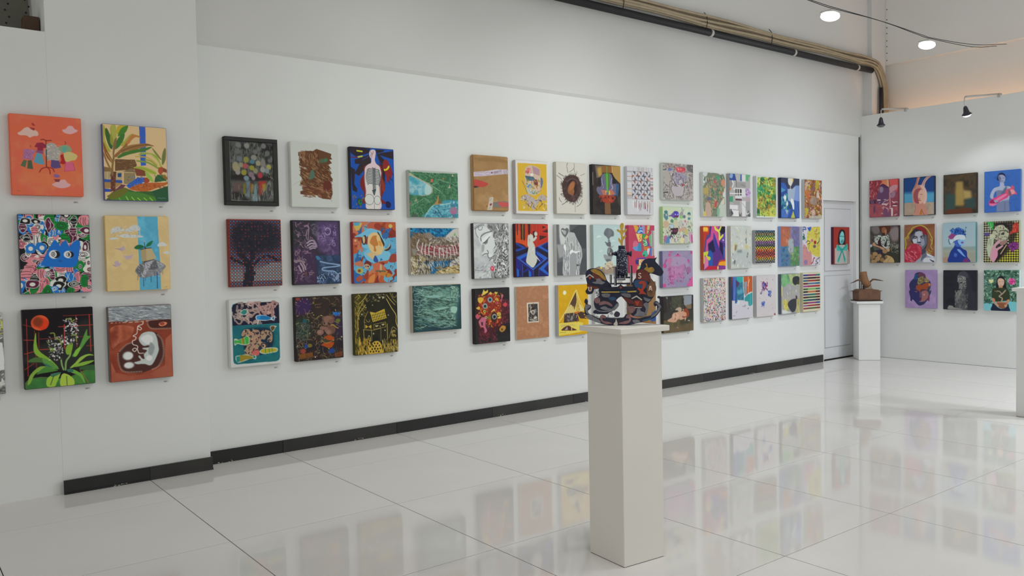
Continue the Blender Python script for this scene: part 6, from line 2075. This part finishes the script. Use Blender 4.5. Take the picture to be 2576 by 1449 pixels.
 bluewoman=(312.5, 84, '''gv 8ca4b0 9cb0b4
p~11.1 7c9090 1,189 250,189 250,225 1,221
p~8.3 8c8c7c 1,227 250,230 249,312 1,313
mot@50 8c9084,a09888 .3 3 1,204 250,203 249,312 1,313
p~5.5 9c7c6c 1,275 51,267 51,313 1,313
s 1c3480 49,312 51,256 65,219 88,188 96,149 79,160 90,138 134,133 156,151 151,179 134,184 156,207 183,224 188,268 204,312
s 2c54a0 54,57 71,55 77,44 90,50 107,39 129,40 156,55 172,90 172,112 134,94 101,96 90,109 74,92 65,74
dab 1c3470,4c84bc,6ca0d0,14244c 60 16.6 4.4 40 2 431 63,40 178,101
l 14244c 3.3 156,50 162,72
l 14244c 3.3 170,95 178,95
l 14244c 3.3 170,106 177,115
l 14244c 3.1 162,67 177,73
s 843c74 43,111 60,91 71,83 101,98 90,118 63,128
s b8c4cc 82,126 101,101 134,94 167,101 172,118 167,134 118,133 85,146 90,135
s a8bcc8 54,136 79,132 85,146 74,160 60,154
c 2c4c64 5 47,128 49,151 58,169
s 7ca8d0 118,136 151,134 170,143 167,157 156,179 134,178 118,155
s 6c4c84 140,153 156,149 159,161 145,164
s 3c5cac 90,149 112,144 118,167 140,178 134,189 101,183
s 6c94cc 112,214 134,212 167,257 178,268 156,260
s~5.5@70 4c74b8 90,239 112,245 107,268 90,265
s 64306c 156,296 178,277 194,285 204,312 156,311'''),
 checker=(312.5, 86, '''checker
s 3c9c4c 28,2 67,3 72,31 67,66 54,44 38,27
dab 1c6c2c,7cc884 14 20.9 4.2 70 .4 441 33,4 67,61
s 241c1c 72,47 88,26 124,16 162,23 187,51 184,92 174,137 164,212 88,313 73,310 98,212 124,158
s a4a48c 67,75 83,48 103,32 139,30 159,53 179,73 174,121 164,143 144,174 113,142 83,135 72,119 47,124 44,107 62,91
dab 5c5c4c,c4c4ac,7c7c68,34342c 110 18.3 3.4 20 2 442 67,36 179,175
c 34342c 5.2 113,76 134,71 164,75 174,89
c 2c2c24 3.7 70,69 88,70 96,87
s 34342c 124,98 134,88 149,88 144,104
c 34342c 4.2 78,113 90,125 96,114 88,103
s b4b49c 62,97 80,103 83,119 67,124 44,124 47,107
s a8b098 26,184 31,140 47,124 72,124 73,168 60,211 58,265 37,265 24,211
l 5c6450 3.1 44,135 39,173
l 5c6450 3.1 54,135 52,184
s b88c98 57,211 73,179 108,141 121,142 118,163 93,184 93,203 134,182 141,188 123,206 103,222 98,265 73,310 47,276
s c0849c 68,225 98,220 101,262 78,292
s a8382c 182,97 202,68 210,33 222,17 242,20 247,64 239,88 209,92 189,103
dab 7c241c,c85c50 16 20.9 3.7 110 .5 443 200,24 242,85
s 6c2c6c 174,186 196,165 228,160 248,181 240,208 218,223 208,237 193,218
dab 8c4c8c,4c1c4c 26 18.3 3.7 40 1 444 181,164 243,218
s 4c447c 7,87 39,85 41,104 10,106
c b0a078 6.3 164,180 144,212 123,247
e d0d0c4 174,145 4,5.4
e d0d0c4 175,166 5.1,4.3
s 8c6c64 118,158 144,148 169,148 154,175 124,180'''),
 buddha=(312.5, 82, '''mot 947ca8,8c78a0,9c84ae .5 3
s 2c2c54 33,123 48,90 73,65 81,32 105,19 134,18 163,36 171,63 202,89 210,121 202,164 212,159 210,183 199,212 197,252 185,242 155,277 124,289 105,284 65,242 54,256 43,248 43,227 32,178 40,161
s 5c344c 102,38 123,19 150,25 166,49 160,63 113,52
p 24486c 73,62 81,35 102,30 102,79 75,79
s 6c6444 108,79 129,52 166,68 192,84 189,100 150,98 124,119 102,111
dab a89c64,4c4434,b08c5c 50 16 3.7 50 2 451 105,54 194,111
s 8c4428 89,133 113,117 134,122 171,103 202,111 202,132 187,138 181,159 134,160 121,176 97,160
s b0784c 192,106 207,111 205,127 192,124
s~3.7 8c5c5c 134,176 176,165 192,191 187,223 155,256 129,251 134,214
s~2.7 b08c84 150,195 160,192 160,205 150,205
s~5.3 2c2c5c 43,172 108,166 118,214 108,268 65,232
s 5c2c3c 129,157 166,154 150,165 132,176
l 8c5c54 2.7 81,152 102,158
s 8c5450 78,174 102,172 94,181
l 8c6c7c 4.3 123,179 124,222
s 5c2444 124,225 134,222 134,241 121,244
l b08c94 3.7 118,257 137,255
s 6c3048 187,213 199,207 197,250 187,242
l 3c5454 5.3 197,138 197,202
e 8c7c84 203,163 3.7,4.9'''),
 statue=(312.5, 84, '''mot 1e1f28,22232c,1a1b24 .5 3
s 4c4c50 110,49 126,21 147,9 174,11 189,39 194,89 188,128 172,151 214,162 234,179 244,307 107,301 92,250 89,213 98,179 130,151 141,148 125,134 120,100 112,83
s~8.2 2a2b34 168,27 205,39 219,151 247,179 247,310 186,311 167,179 178,111
s 6c6c6c 112,55 131,38 168,47 173,72 152,94 151,117 146,145 130,145 122,122 123,94 112,86
dab 8c8c88,3c3c40,5c5c5e,a4a4a0 90 13.7 3.3 70 2 461 113,43 175,145
c 1c1c20 4.4 115,55 131,51 142,55
s 141418 125,97 146,94 149,101 131,103
l 9c9c98 3.3 120,66 115,83
s~2.7 6c6c6a 95,196 114,167 141,156 129,207 118,258 97,241
dab 7c7c78,34343a,58585a 80 32.8 3.8 75 .4 462 93,162 192,297
s 7c7c7a 38,293 48,280 75,283 83,293 139,303 144,309 42,309
s 3c3d46 142,10 168,8 189,33 189,61 152,44 121,41'''),
 bonsai=(312.5, 86, '''mot 3c5c50,4c7060,2c4c40 .3 3
dab 6c9484,2c443c,8cac9c,4c7458,1c342c,5c8468 420 23.9 6.9 50 3 471 2,1 248,236
gv@100 5c9ca8 6cb0b8 1,239 59,220 250,242 250,313 -0,314
dab 2c4c40,3c6450 40 21.3 6.4 60 2 472 1,225 58,253
s c4c490 36,84 42,71 52,76 65,70 68,88 62,98 49,102 44,93
s c43c84 176,84 184,65 209,65 222,79 219,101 199,111 181,103
dab e07cac,94205c 16 15.9 4.8 60 2 473 181,67 219,106
e 741c44 200,87 4.1,4.9
s 1c1a20 88,121 94,72 107,53 128,45 145,59 156,89 160,143 140,138 109,137 91,143
s c0a08c 99,85 107,66 127,64 145,78 143,110 127,127 106,118
p b08464 106,121 135,121 135,140 109,140
c 8c6c58 2.7 107,88 120,91
c 8c6c58 2.7 130,88 143,89
c 9c6c60 2.7 117,116 127,116
s 2c3424 62,153 75,137 111,135 142,135 163,141 181,165 186,220 168,231 79,239 59,214
mot@60 34402a,283020 .3 5 65,153 78,140 122,138 163,143 181,171 180,220 82,231 61,209
c 9c8c78 8 126,242 132,214 111,200 132,181 155,154
c 9c8c78 5.8 129,184 116,165 96,159
c 8c7c68 3.7 96,167 78,159
s b07c60 59,214 80,220 85,253 105,272 100,277 77,258 61,233
s b07c60 162,231 180,220 183,231 167,261 160,277 147,272
p 7c4c34 92,242 162,244 154,286 131,293 108,286
p 9c6c50 91,239 165,243 164,251 92,249
s 1c2034 59,311 61,272 69,253 105,286 131,293 157,283 172,255 180,280 179,313
s b4886c 85,253 105,264 105,277 87,264
s b08868 147,264 162,261 167,272 152,280'''),
)
# ---------------------------------------------------------------- pictures
PICM = bpy.data.materials.new('painted_canvas'); PICM.use_nodes = True
nt = PICM.node_tree; p = nt.nodes['Principled BSDF']; a = nt.nodes.new('ShaderNodeVertexColor'); a.layer_name = 'paint'
tc = nt.nodes.new('ShaderNodeTexCoord'); nz = nt.nodes.new('ShaderNodeTexNoise'); nz.inputs['Scale'].default_value = 160; nz.inputs['Detail'].default_value = 2
nt.links.new(tc.outputs['Object'], nz.inputs['Vector']); bp = nt.nodes.new('ShaderNodeBump'); bp.inputs['Strength'].default_value = .12; bp.inputs['Distance'].default_value = .001
nt.links.new(nz.outputs['Fac'], bp.inputs['Height']); nt.links.new(bp.outputs['Normal'], p.inputs['Normal'])
nt.links.new(a.outputs['Color'], p.inputs['Base Color']); p.inputs['Roughness'].default_value = .55; p.inputs['Specular IOR Level'].default_value = .25
def picture(im, W, H):
    h, w = im.shape[:2]; x = np.linspace(-W/2, W/2, w); z = np.linspace(H/2, -H/2, h)
    co = np.zeros((h, w, 3)); co[..., 0] = x[None]; co[..., 2] = z[:, None]
    me = bpy.data.meshes.new('picture'); i = np.arange(h*w).reshape(h, w)
    q = np.stack([i[:-1, :-1], i[1:, :-1], i[1:, 1:], i[:-1, 1:]], -1).reshape(-1, 4)
    me.vertices.add(h*w); me.vertices.foreach_set('co', co.ravel()); n = len(q)
    me.loops.add(n*4); me.loops.foreach_set('vertex_index', q.ravel().astype(np.int32)); me.polygons.add(n)
    me.polygons.foreach_set('loop_start', np.arange(0, n*4, 4, dtype=np.int32)); me.update(calc_edges=True)
    col = np.ones((h, w, 4), np.float32); col[..., :3] = im
    me.color_attributes.new('paint', 'FLOAT_COLOR', 'POINT').data.foreach_set('color', col.ravel()); me.materials.append(PICM)
    return me
PLATE = mat('caption_card', 'd0d0cc', .6); INK = mat('caption_print', '50504e', .7)
plate_me = print_me = None
def hang(key):
    global plate_me, print_me
    plane, x, z, side, depth, label = HANG[key]; H, res, spec = ART[key]
    W, Hm = (.5, .4) if H == 200 else (.4, .4) if H == 250 else (.4, .5)
    rz = math.pi/2*3 if plane == 'R' else 0
    loc = (XR, -x, z) if plane == 'R' else (x, {'M': YW, 'L': YL, 'D': .80}[plane], z)
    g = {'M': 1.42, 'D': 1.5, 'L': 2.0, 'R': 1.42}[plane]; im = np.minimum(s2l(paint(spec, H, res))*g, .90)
    r = .008 if key == 'parcel' else .003
    b = bmesh.new(); bx(b, -W/2, W/2, -depth, -.001, -Hm/2, Hm/2); bmesh.ops.bevel(b, geom=b.edges[:], offset=r, segments=2, affect='EDGES')
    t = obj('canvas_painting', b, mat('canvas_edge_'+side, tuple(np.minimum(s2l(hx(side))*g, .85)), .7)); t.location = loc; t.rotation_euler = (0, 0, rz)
    tag(t, label, 'painting', {'M': 'paintings on the long back wall', 'L': 'paintings on the left wall', 'D': 'paintings on the long back wall', 'R': 'paintings on the right partition'}[plane])
    m = .0025 if key != 'parcel' else .006
    o = obj('picture', picture(im, W-m*2, Hm-m*2), None, t); o.location = (0, -depth-.0006, 0)
    if key == 'bokeh':
        K = mat('black_frame_moulding', '1a1c1a', .5, .3, 20)
        for x0, x1, z0, z1 in ((-.2, .2, .222, .25), (-.2, .2, -.25, -.222), (-.2, -.164, -.222, .222), (.164, .2, -.222, .222)):
            obj('frame_bar', box(x0, x1, -depth-.007, -depth-.001, z0, z1, .002), K, t)
    # its small caption card
    c = empty('caption_card', (0, 0, 0)); dx = W/2-.04; dz = -Hm/2-.035
    c.location = (loc[0]-.0 if plane == 'R' else loc[0]+dx, loc[1]-dx if plane == 'R' else loc[1], z+dz); c.rotation_euler = (0, 0, rz)
    tag(c, 'tiny caption card on the wall below the '+SHORT[key], 'caption card', 'caption cards')
    if plate_me is None:
        o = obj('card', box(-.014, .014, -.001, 0, -.006, .006), PLATE, c); plate_me = o.data
        bb = bmesh.new()
        for i, (u0, u1) in enumerate(((-.011, .009), (-.011, .004))): bx(bb, u0, u1, -.0014, -.001, .001-i*.004, .0028-i*.004)
        o = obj('print', bb, INK, c); print_me = o.data
    else: obj('card', plate_me, None, c); obj('print', print_me, None, c)
for key in HANG: hang(key)

# ---------------------------------------------------------------- pedestals
def pedestal(x, y, w, h, sl, th, rz, m, label):
    t = tag(empty('display_pedestal', (x, y, 0), rz), label, 'pedestal', 'white display pedestals')
    obj('column', box(-w/2, w/2, -w/2, w/2, .002, h, .002), m, t)
    obj('shadow_gap', box(-w/2+.003, w/2-.003, -w/2+.003, w/2-.003, 0, .003), DARK, t)
    obj('top_slab', box(-sl/2, sl/2, -sl/2, sl/2, h, h+th, .002), m, t)
    return t
pedestal(1.441, -2.485, .256, 1.105, .31, .026, math.radians(-4.5), PED, 'tall cream pedestal in the foreground carrying the painted horse')
pedestal(9.10, .49, .272, .757, .335, .030, math.radians(-46), PEDW, 'low white pedestal in the far corner beside the door')
pedestal(6.50, -2.50, .256, 1.09, .31, .03, 0, PEDW, 'white pedestal cut off by the right edge of the photo')

# ---------------------------------------------------------------- painted rocking horse on the near pedestal
hs = tag(empty('painted_rocking_horse', (1.441, -2.485, 1.131), math.radians(-45.5)), 'painted wooden rocking horse with a bottle on its back on the near pedestal', 'sculpture')
KX = .000322
def hp(s): return [((float(a)-700)*KX, (1322-float(c))*KX) for a, c in (q.split(',') for q in s.split())]
def hcol(n, c, **k): return mat('horse_'+n, tuple(s2l(hx(c))*1.25), .5, **k)
NAVY = hcol('navy', '141830', noise=.3, nscale=40); RUST = hcol('rust', '5c241e', noise=.35, nscale=30); TAN_ = hcol('tan', '6a4a30', noise=.4, nscale=40)
GREY = hcol('grey', '6c6c74', noise=.2, nscale=60); PINKG = hcol('dusty_pink', '7a585a', noise=.25, nscale=60); ORNG = hcol('orange', '9c3420'); CREAM = hcol('cream', 'b8b0a4'); OCHRE = hcol('ochre', '9a7830', noise=.3, nscale=50)
STEEL = hcol('blue', '24486c'); YEL = hcol('yellow', 'b8963c', noise=.2, nscale=50)
def plate(name, s, y0, y1, m, parent, smooth=True):
    P = hp(s); P = [tuple(p) for p in spline(P, True)[::2]] if smooth else P
    return obj(name, prism(P, y0, y1), m, parent)
tail = plate('tail_panel', '135,560 150,500 190,465 260,455 330,470 390,510 430,570 455,640 500,690 520,745 400,785 330,765 270,765 235,835 160,845 130,800 165,740 150,650', -.012, .012, NAVY, hs)
body = plate('body_panel', '345,750 620,745 880,750 910,830 1010,850 1120,930 1060,1000 1040,1100 1020,1190 830,1180 790,1090 770,1010 700,920 660,888 590,945 625,990 620,1040 560,1090 480,1130 440,1150 255,1140 255,1095 300,1080 260,1030 262,920 340,870', -.010, .014, NAVY, hs)
neck = plate('neck_panel', '850,660 895,600 900,500 950,470 975,390 1010,345 1075,320 1160,322 1203,308 1180,362 1235,430 1290,505 1295,540 1270,580 1230,585 1160,560 1098,545 1095,590 1130,640 1180,720 1185,800 1150,890 1110,930 1010,900 900,850 850,760', -.014, .012, NAVY, hs)
rock = plate('rocker', '110,1060 125,1160 180,1215 280,1265 400,1300 580,1322 760,1316 900,1288 1050,1250 1150,1210 1220,1140 1270,1040 1272,980 1255,900 1218,890 1205,915 1235,930 1238,1000 1200,965 1160,975 1148,1010 1165,1040 1195,1030 1190,1110 1130,1165 1040,1195 900,1225 800,1195 740,1155 700,1205 640,1210 600,1215 560,1215 430,1200 390,1165 345,1185 330,1215 230,1170 180,1150 160,1100 205,1060 205,1020 160,1000 165,950 132,915 112,960 132,1000', -.022, .022, NAVY, hs)
y = -.0125
for m, s in ((RUST, '160,690 240,720 330,740 300,770 240,760 165,740'), (OCHRE, '215,480 290,465 370,510 430,590 440,640 400,620 330,560 250,520'), (RUST, '250,520 330,570 400,630 330,640 240,600')):
    plate('painted_patch', s, y-.0015, y, m, tail)
for m, s in ((GREY, '230,665 290,655 300,615 350,612 380,650 430,670 380,700 330,690 290,690'),):
    plate('painted_cloud', s, y-.002, y, m, tail)
plate('painted_roof', '140,585 200,540 265,590 250,600 200,560 150,600', y-.002, y, CREAM, tail, False)
plate('painted_heart', '180,590 195,580 205,588 218,580 222,600 200,622', y-.002, y, ORNG, tail)
y = -.0145
for m, s in ((RUST, '900,520 960,480 1060,510 1090,600 1100,680 1020,650 900,630 890,600'), (TAN_, '1095,560 1120,640 1175,720 1180,810 1140,890 1060,880 1050,760 1090,680'), (OCHRE, '1010,480 1050,440 1030,400 1055,400 1070,460 1130,450 1165,490 1140,530 1080,530'), (STEEL, '860,660 920,640 1040,650 1050,760 920,760 870,740')):
    plate('painted_patch', s, y-.0015, y, m, neck)
plate('painted_squirrel', '925,690 950,660 1000,655 1035,690 1030,740 1000,790 1000,810 1045,860 985,850 930,855 945,820 905,770 930,760 965,775 985,740 985,700 950,705', y-.0032, y-.0015, ORNG, neck)
y = -.0105
for m, s in ((GREY, '660,850 720,835 800,850 805,900 730,895'), (GREY, '370,850 440,835 500,850 480,895 400,890'), (PINKG, '262,920 300,895 345,910 345,970 300,990 265,960'), (PINKG, '330,990 380,955 460,960 530,1010 520,1035 440,1000 350,1015'), (RUST, '690,900 770,915 830,940 870,1000 800,1000 760,980'), (GREY, '260,1010 300,1080 400,1100 520,1075 600,990 625,1010 590,1075 480,1115 330,1110 270,1060'),
             (GREY, '350,1060 420,1030 470,1060 530,1075 430,1090'), (PINKG, '740,1060 820,1030 880,1060 850,1120 800,1140'), (GREY, '900,1080 940,1065 960,1110 1010,1130 1030,1185 930,1190 850,1180 890,1140'), (GREY, '995,1010 1040,980 1070,1010 1065,1080 1040,1160 1010,1150 1030,1080'), (STEEL, '470,900 560,890 590,930 520,945'), (GREY, '1000,900 1060,890 1110,930 1070,970 1020,950')):
    plate('painted_cloud', s, y-.0015, y, m, body)
plate('painted_house', '860,940 985,945 990,1045 850,1030', y-.002, y, RUST, body, False)
plate('painted_roof', '815,915 895,872 980,935 965,948 895,895 830,928', y-.003, y, CREAM, body, False)
plate('painted_heart', '870,970 890,958 903,968 918,958 935,975 903,1035', y-.0035, y-.002, ORNG, body)
obj('painted_sill', prism(hp('865,1050 970,1052 970,1062 865,1060'), y-.003, y), CREAM, body)
y = -.0225
for m, s in ((PINKG, '345,1215 350,1180 395,1160 435,1180 425,1215 400,1205 380,1215 395,1250 470,1265 530,1290 440,1295 380,1270'), (PINKG, '810,1215 800,1180 765,1160 735,1185 740,1215 770,1210 775,1240 700,1260 620,1290 720,1300 790,1270'), (GREY, '130,1165 200,1150 250,1190 340,1240 350,1285 250,1250 160,1215'), (GREY, '120,1010 190,1010 200,1040 160,1070 175,1140 135,1120'), (GREY, '830,1245 900,1235 940,1265 860,1285'), (STEEL, '980,1240 1080,1215 1150,1180 1100,1225 1000,1260'), (GREY, '1100,1190 1180,1130 1210,1060 1250,1050 1210,1135 1140,1195'), (GREY, '1160,990 1200,975 1245,1020 1255,1060 1215,1040 1190,1000'), (CREAM, '545,1300 575,1260 583,1220 600,1260 608,1310 575,1320')):
    plate('painted_swirl', s, y-.0015, y, m, rock)
plate('painted_tulip', '555,1165 575,1115 610,1108 645,1140 630,1185 590,1195', y-.002, y, hcol('plum', '2c2438'), rock)
obj('yellow_plank', prism(hp('368,800 905,795 905,826 370,830'), -.020, .018), hcol('plank_blue', '2c4a60', noise=.3, nscale=30), hs)
obj('yellow_stripe', prism(hp('372,806 640,808 640,826 372,824'), -.022, -.0205), YEL, hs)
obj('yellow_stripe', prism(hp('760,806 890,800 890,820 760,826'), -.022, -.0205), YEL, hs)
obj('deck_plank', prism(hp('400,745 860,735 870,790 395,790'), -.024, .024), NAVY, hs)
def letter(ch, cx, cy, parent, y):
    F = {'U': '-18,-34 -18,14 -10,28 10,28 18,14 18,-34', 'S': '20,-26 8,-36 -12,-34 -18,-20 -10,-6 10,4 18,16 10,32 -10,34 -20,24', 'A': '-22,34 -2,-36 4,-36 22,34'}[ch]
    b = bmesh.new(); tube(b, [((cx-700+a)*KX, y, (1322-cy-c)*KX) for a, c in (tuple(map(float, q.split(','))) for q in F.split())], .0032, 6)
    if ch == 'A': tube(b, [((cx-700-12)*KX, y, (1322-cy-12)*KX), ((cx-700+12)*KX, y, (1322-cy-12)*KX)], .0028, 6)
    o = obj('letter_'+ch.lower(), b, hcol('letter', 'c8a898'), parent); o['label'] = 'painted letter '+ch; return o
letter('U', 200, 768, tail, -.0155); letter('S', 945, 580, neck, -.018); letter('A', 1100, 770, neck, -.018)
# bottle standing between little rails
BOT = bpy.data.materials.new('navy_bottle_with_white_dots'); BOT.use_nodes = True
nt = BOT.node_tree; p = nt.nodes['Principled BSDF']; tc = nt.nodes.new('ShaderNodeTexCoord'); vo = nt.nodes.new('ShaderNodeTexVoronoi'); vo.inputs['Scale'].default_value = 130
rp = nt.nodes.new('ShaderNodeValToRGB'); rp.color_ramp.elements[0].position = .26; rp.color_ramp.elements[0].color = (.45, .47, .55, 1); rp.color_ramp.elements[1].position = .34; rp.color_ramp.elements[1].color = (.008, .011, .04, 1)
nt.links.new(tc.outputs['Object'], vo.inputs['Vector']); nt.links.new(vo.outputs['Distance'], rp.inputs['Fac']); nt.links.new(rp.outputs['Color'], p.inputs['Base Color']); p.inputs['Roughness'].default_value = .4
cx = (685-700)*KX
bt = obj('bottle', lathe(bmesh.new(), [(.027, (1322-600)*KX), (.0275, (1322-480)*KX), (.0275, (1322-250)*KX), (.024, (1322-205)*KX), (.0175, (1322-180)*KX), (.0172, (1322-172)*KX)], 28, (cx, 0, 0)), BOT, hs)
obj('bottle_neck', lathe(bmesh.new(), [(.0165, (1322-176)*KX), (.0165, (1322-125)*KX), (.0145, (1322-120)*KX)], 24, (cx, 0, 0)), NAVY, bt)
obj('spout', tube(bmesh.new(), [((600-700)*KX, 0, (1322-240)*KX), ((560-700)*KX, -.003, (1322-242)*KX), ((525-700)*KX, -.004, (1322-243)*KX)], [.012, .007, .0055], 12), NAVY, bt)
obj('spout_tip', tube(bmesh.new(), [((530-700)*KX, -.004, (1322-243)*KX), ((512-700)*KX, -.004, (1322-243)*KX)], .0062, 10), CREAM, bt)
obj('bell', tube(bmesh.new(), [((765-700)*KX, 0, (1322-235)*KX), ((790-700)*KX, 0, (1322-240)*KX), ((815-700)*KX, 0, (1322-245)*KX), ((832-700)*KX, 0, (1322-247)*KX)], [.008, .008, .013, .0155], 16), NAVY, bt)
for x0, x1, z0, z1, yy in ((565, 605, 440, 720, -.03), (800, 838, 420, 720, -.03), (500, 530, 555, 700, -.02), (570, 600, 470, 700, .026), (805, 830, 450, 700, .026), (640, 655, 560, 640, -.03), (715, 735, 560, 640, -.03)):
    po = obj('rail_post', box((x0-700)*KX, (x1-700)*KX, yy-.004, yy+.004, (1322-z1)*KX, (1322-z0)*KX, .001), NAVY, hs)
    obj('white_stripe', box((x0+8-700)*KX, (x0+16-700)*KX, yy-.0055, yy-.004, (1322-z1+8)*KX, (1322-z0-8)*KX), CREAM, po)
for z, x0, x1 in ((600, 560, 840), (690, 500, 850)):
    obj('rail', box((x0-700)*KX, (x1-700)*KX, -.034, -.026, (1322-z-12)*KX, (1322-z+12)*KX, .001), NAVY, hs)
obj('white_tablet', box((620-700)*KX, (690-700)*KX, -.036, -.033, (1322-678)*KX, (1322-652)*KX), CREAM, hs)
obj('grey_tablet', box((610-700)*KX, (715-700)*KX, -.036, -.033, (1322-645)*KX, (1322-615)*KX), GREY, hs)
plate('little_house', '605,745 660,700 715,745 715,775 605,775', -.034, -.026, NAVY, hs, False)
plate('painted_heart', '645,738 655,730 663,737 672,730 680,742 662,768', -.036, -.034, ORNG, hs)
CO = '165,640 150,590 105,530 98,470 125,460 150,500 170,500 165,400 140,330 80,290 65,250 100,245 150,270 160,240 140,160 180,95 230,100 240,180 215,260 250,270 300,235 325,245 300,300 230,340 215,420 260,400 300,405 280,450 230,500 215,560 205,645'
CO = ' '.join('%.0f,%.0f' % (573.6+float(q.split(',')[0])*.6044, -271.7+float(q.split(',')[1])*.6044) for q in CO.split())
fl_ = plate('yellow_coral', CO, -.006, .006, YEL, hs)
plate('coral_dark_edge', CO, .006, .010, hcol('coral_edge', '3c2c1c'), hs)  # dark brown backing that gives the coral its outline

# ---------------------------------------------------------------- brown boot sculpture on the far pedestal
bs = tag(empty('winged_boot_sculpture', (9.10, .49, .787), math.radians(-38)), 'brown carved boot with thin wings standing on a block in the far corner', 'sculpture')
BR = mat('carved_brown', '6a4a36', .7, .2, 14, bump=.4, bscale=50); BR2 = mat('boot_leather', '8a6240', .6, .15, 12, bump=.3, bscale=40); SOLE = mat('pale_sole', 'a89480', .6, .15, 20); FE = mat('dark_feather', '54443a', .6, .2, 20)
obj('base_plate', box(-.165, .165, -.12, .12, 0, .012, .004), mat('dark_base', '302620', .6), bs)
bl = prism([(-.145, .012), (.145, .012), (.148, .13), (.12, .15), (.04, .160), (-.10, .158), (-.13, .148), (-.15, .125)], -.10, .10)
bmesh.ops.bevel(bl, geom=[e for e in bl.edges], offset=.005, segments=1, affect='EDGES')
obj('carved_block', bl, BR, bs)
for s in (-1, 1): obj('block_lip', box(s*.155-.012, s*.155+.012, -.10, .10, .128, .136, .003), BR, bs)
b = bmesh.new(); tube(b, [(-.045, 0, .39), (-.040, 0, .345), (-.028, 0, .29), (-.012, 0, .245), (.012, 0, .215), (.024, 0, .195)], [.046, .047, .049, .050, .054, .042], 14); obj('boot_shaft', b, BR2, bs)
b = bmesh.new(); tube(b, [(-.03, 0, .205), (.0, 0, .195), (.03, 0, .19), (.065, -.01, .183)], [.02, .034, .032, .016], 12); obj('boot_foot', b, SOLE, bs)
obj('boot_heel', box(-.045, -.015, -.025, .025, .155, .205, .004), mat('dark_heel', '3a2c30', .6), bs)
obj('sole', box(-.03, .075, -.03, .03, .157, .171, .005), SOLE, bs)
obj('post', tube(bmesh.new(), [(-.07, 0, .155), (-.066, 0, .235)], .006, 8), BR, bs)
for s, x0, z0, P in ((-1, -.04, .245, ((-.085, .285), (-.13, .278), (-.195, .245))), (1, .045, .25, ((.085, .285), (.13, .284), (.20, .272)))):
    wg = obj('wing', tube(bmesh.new(), [(x0, 0, z0)]+[(a, 0, c) for a, c in P], [.010, .013, .008, .003], 8), BR, bs)
    for k in range(4):
        a, c = P[0][0]+(P[2][0]-P[0][0])*k/4, P[0][1]+(P[2][1]-P[0][1])*k/4
        obj('feather', tube(bmesh.new(), [(a, 0, c), (a+s*.03, -.004, c-.008), (a+s*.055, -.006, c-.020 if s < 0 else c-.012)], [.007, .005, .002], 6), FE, wg)
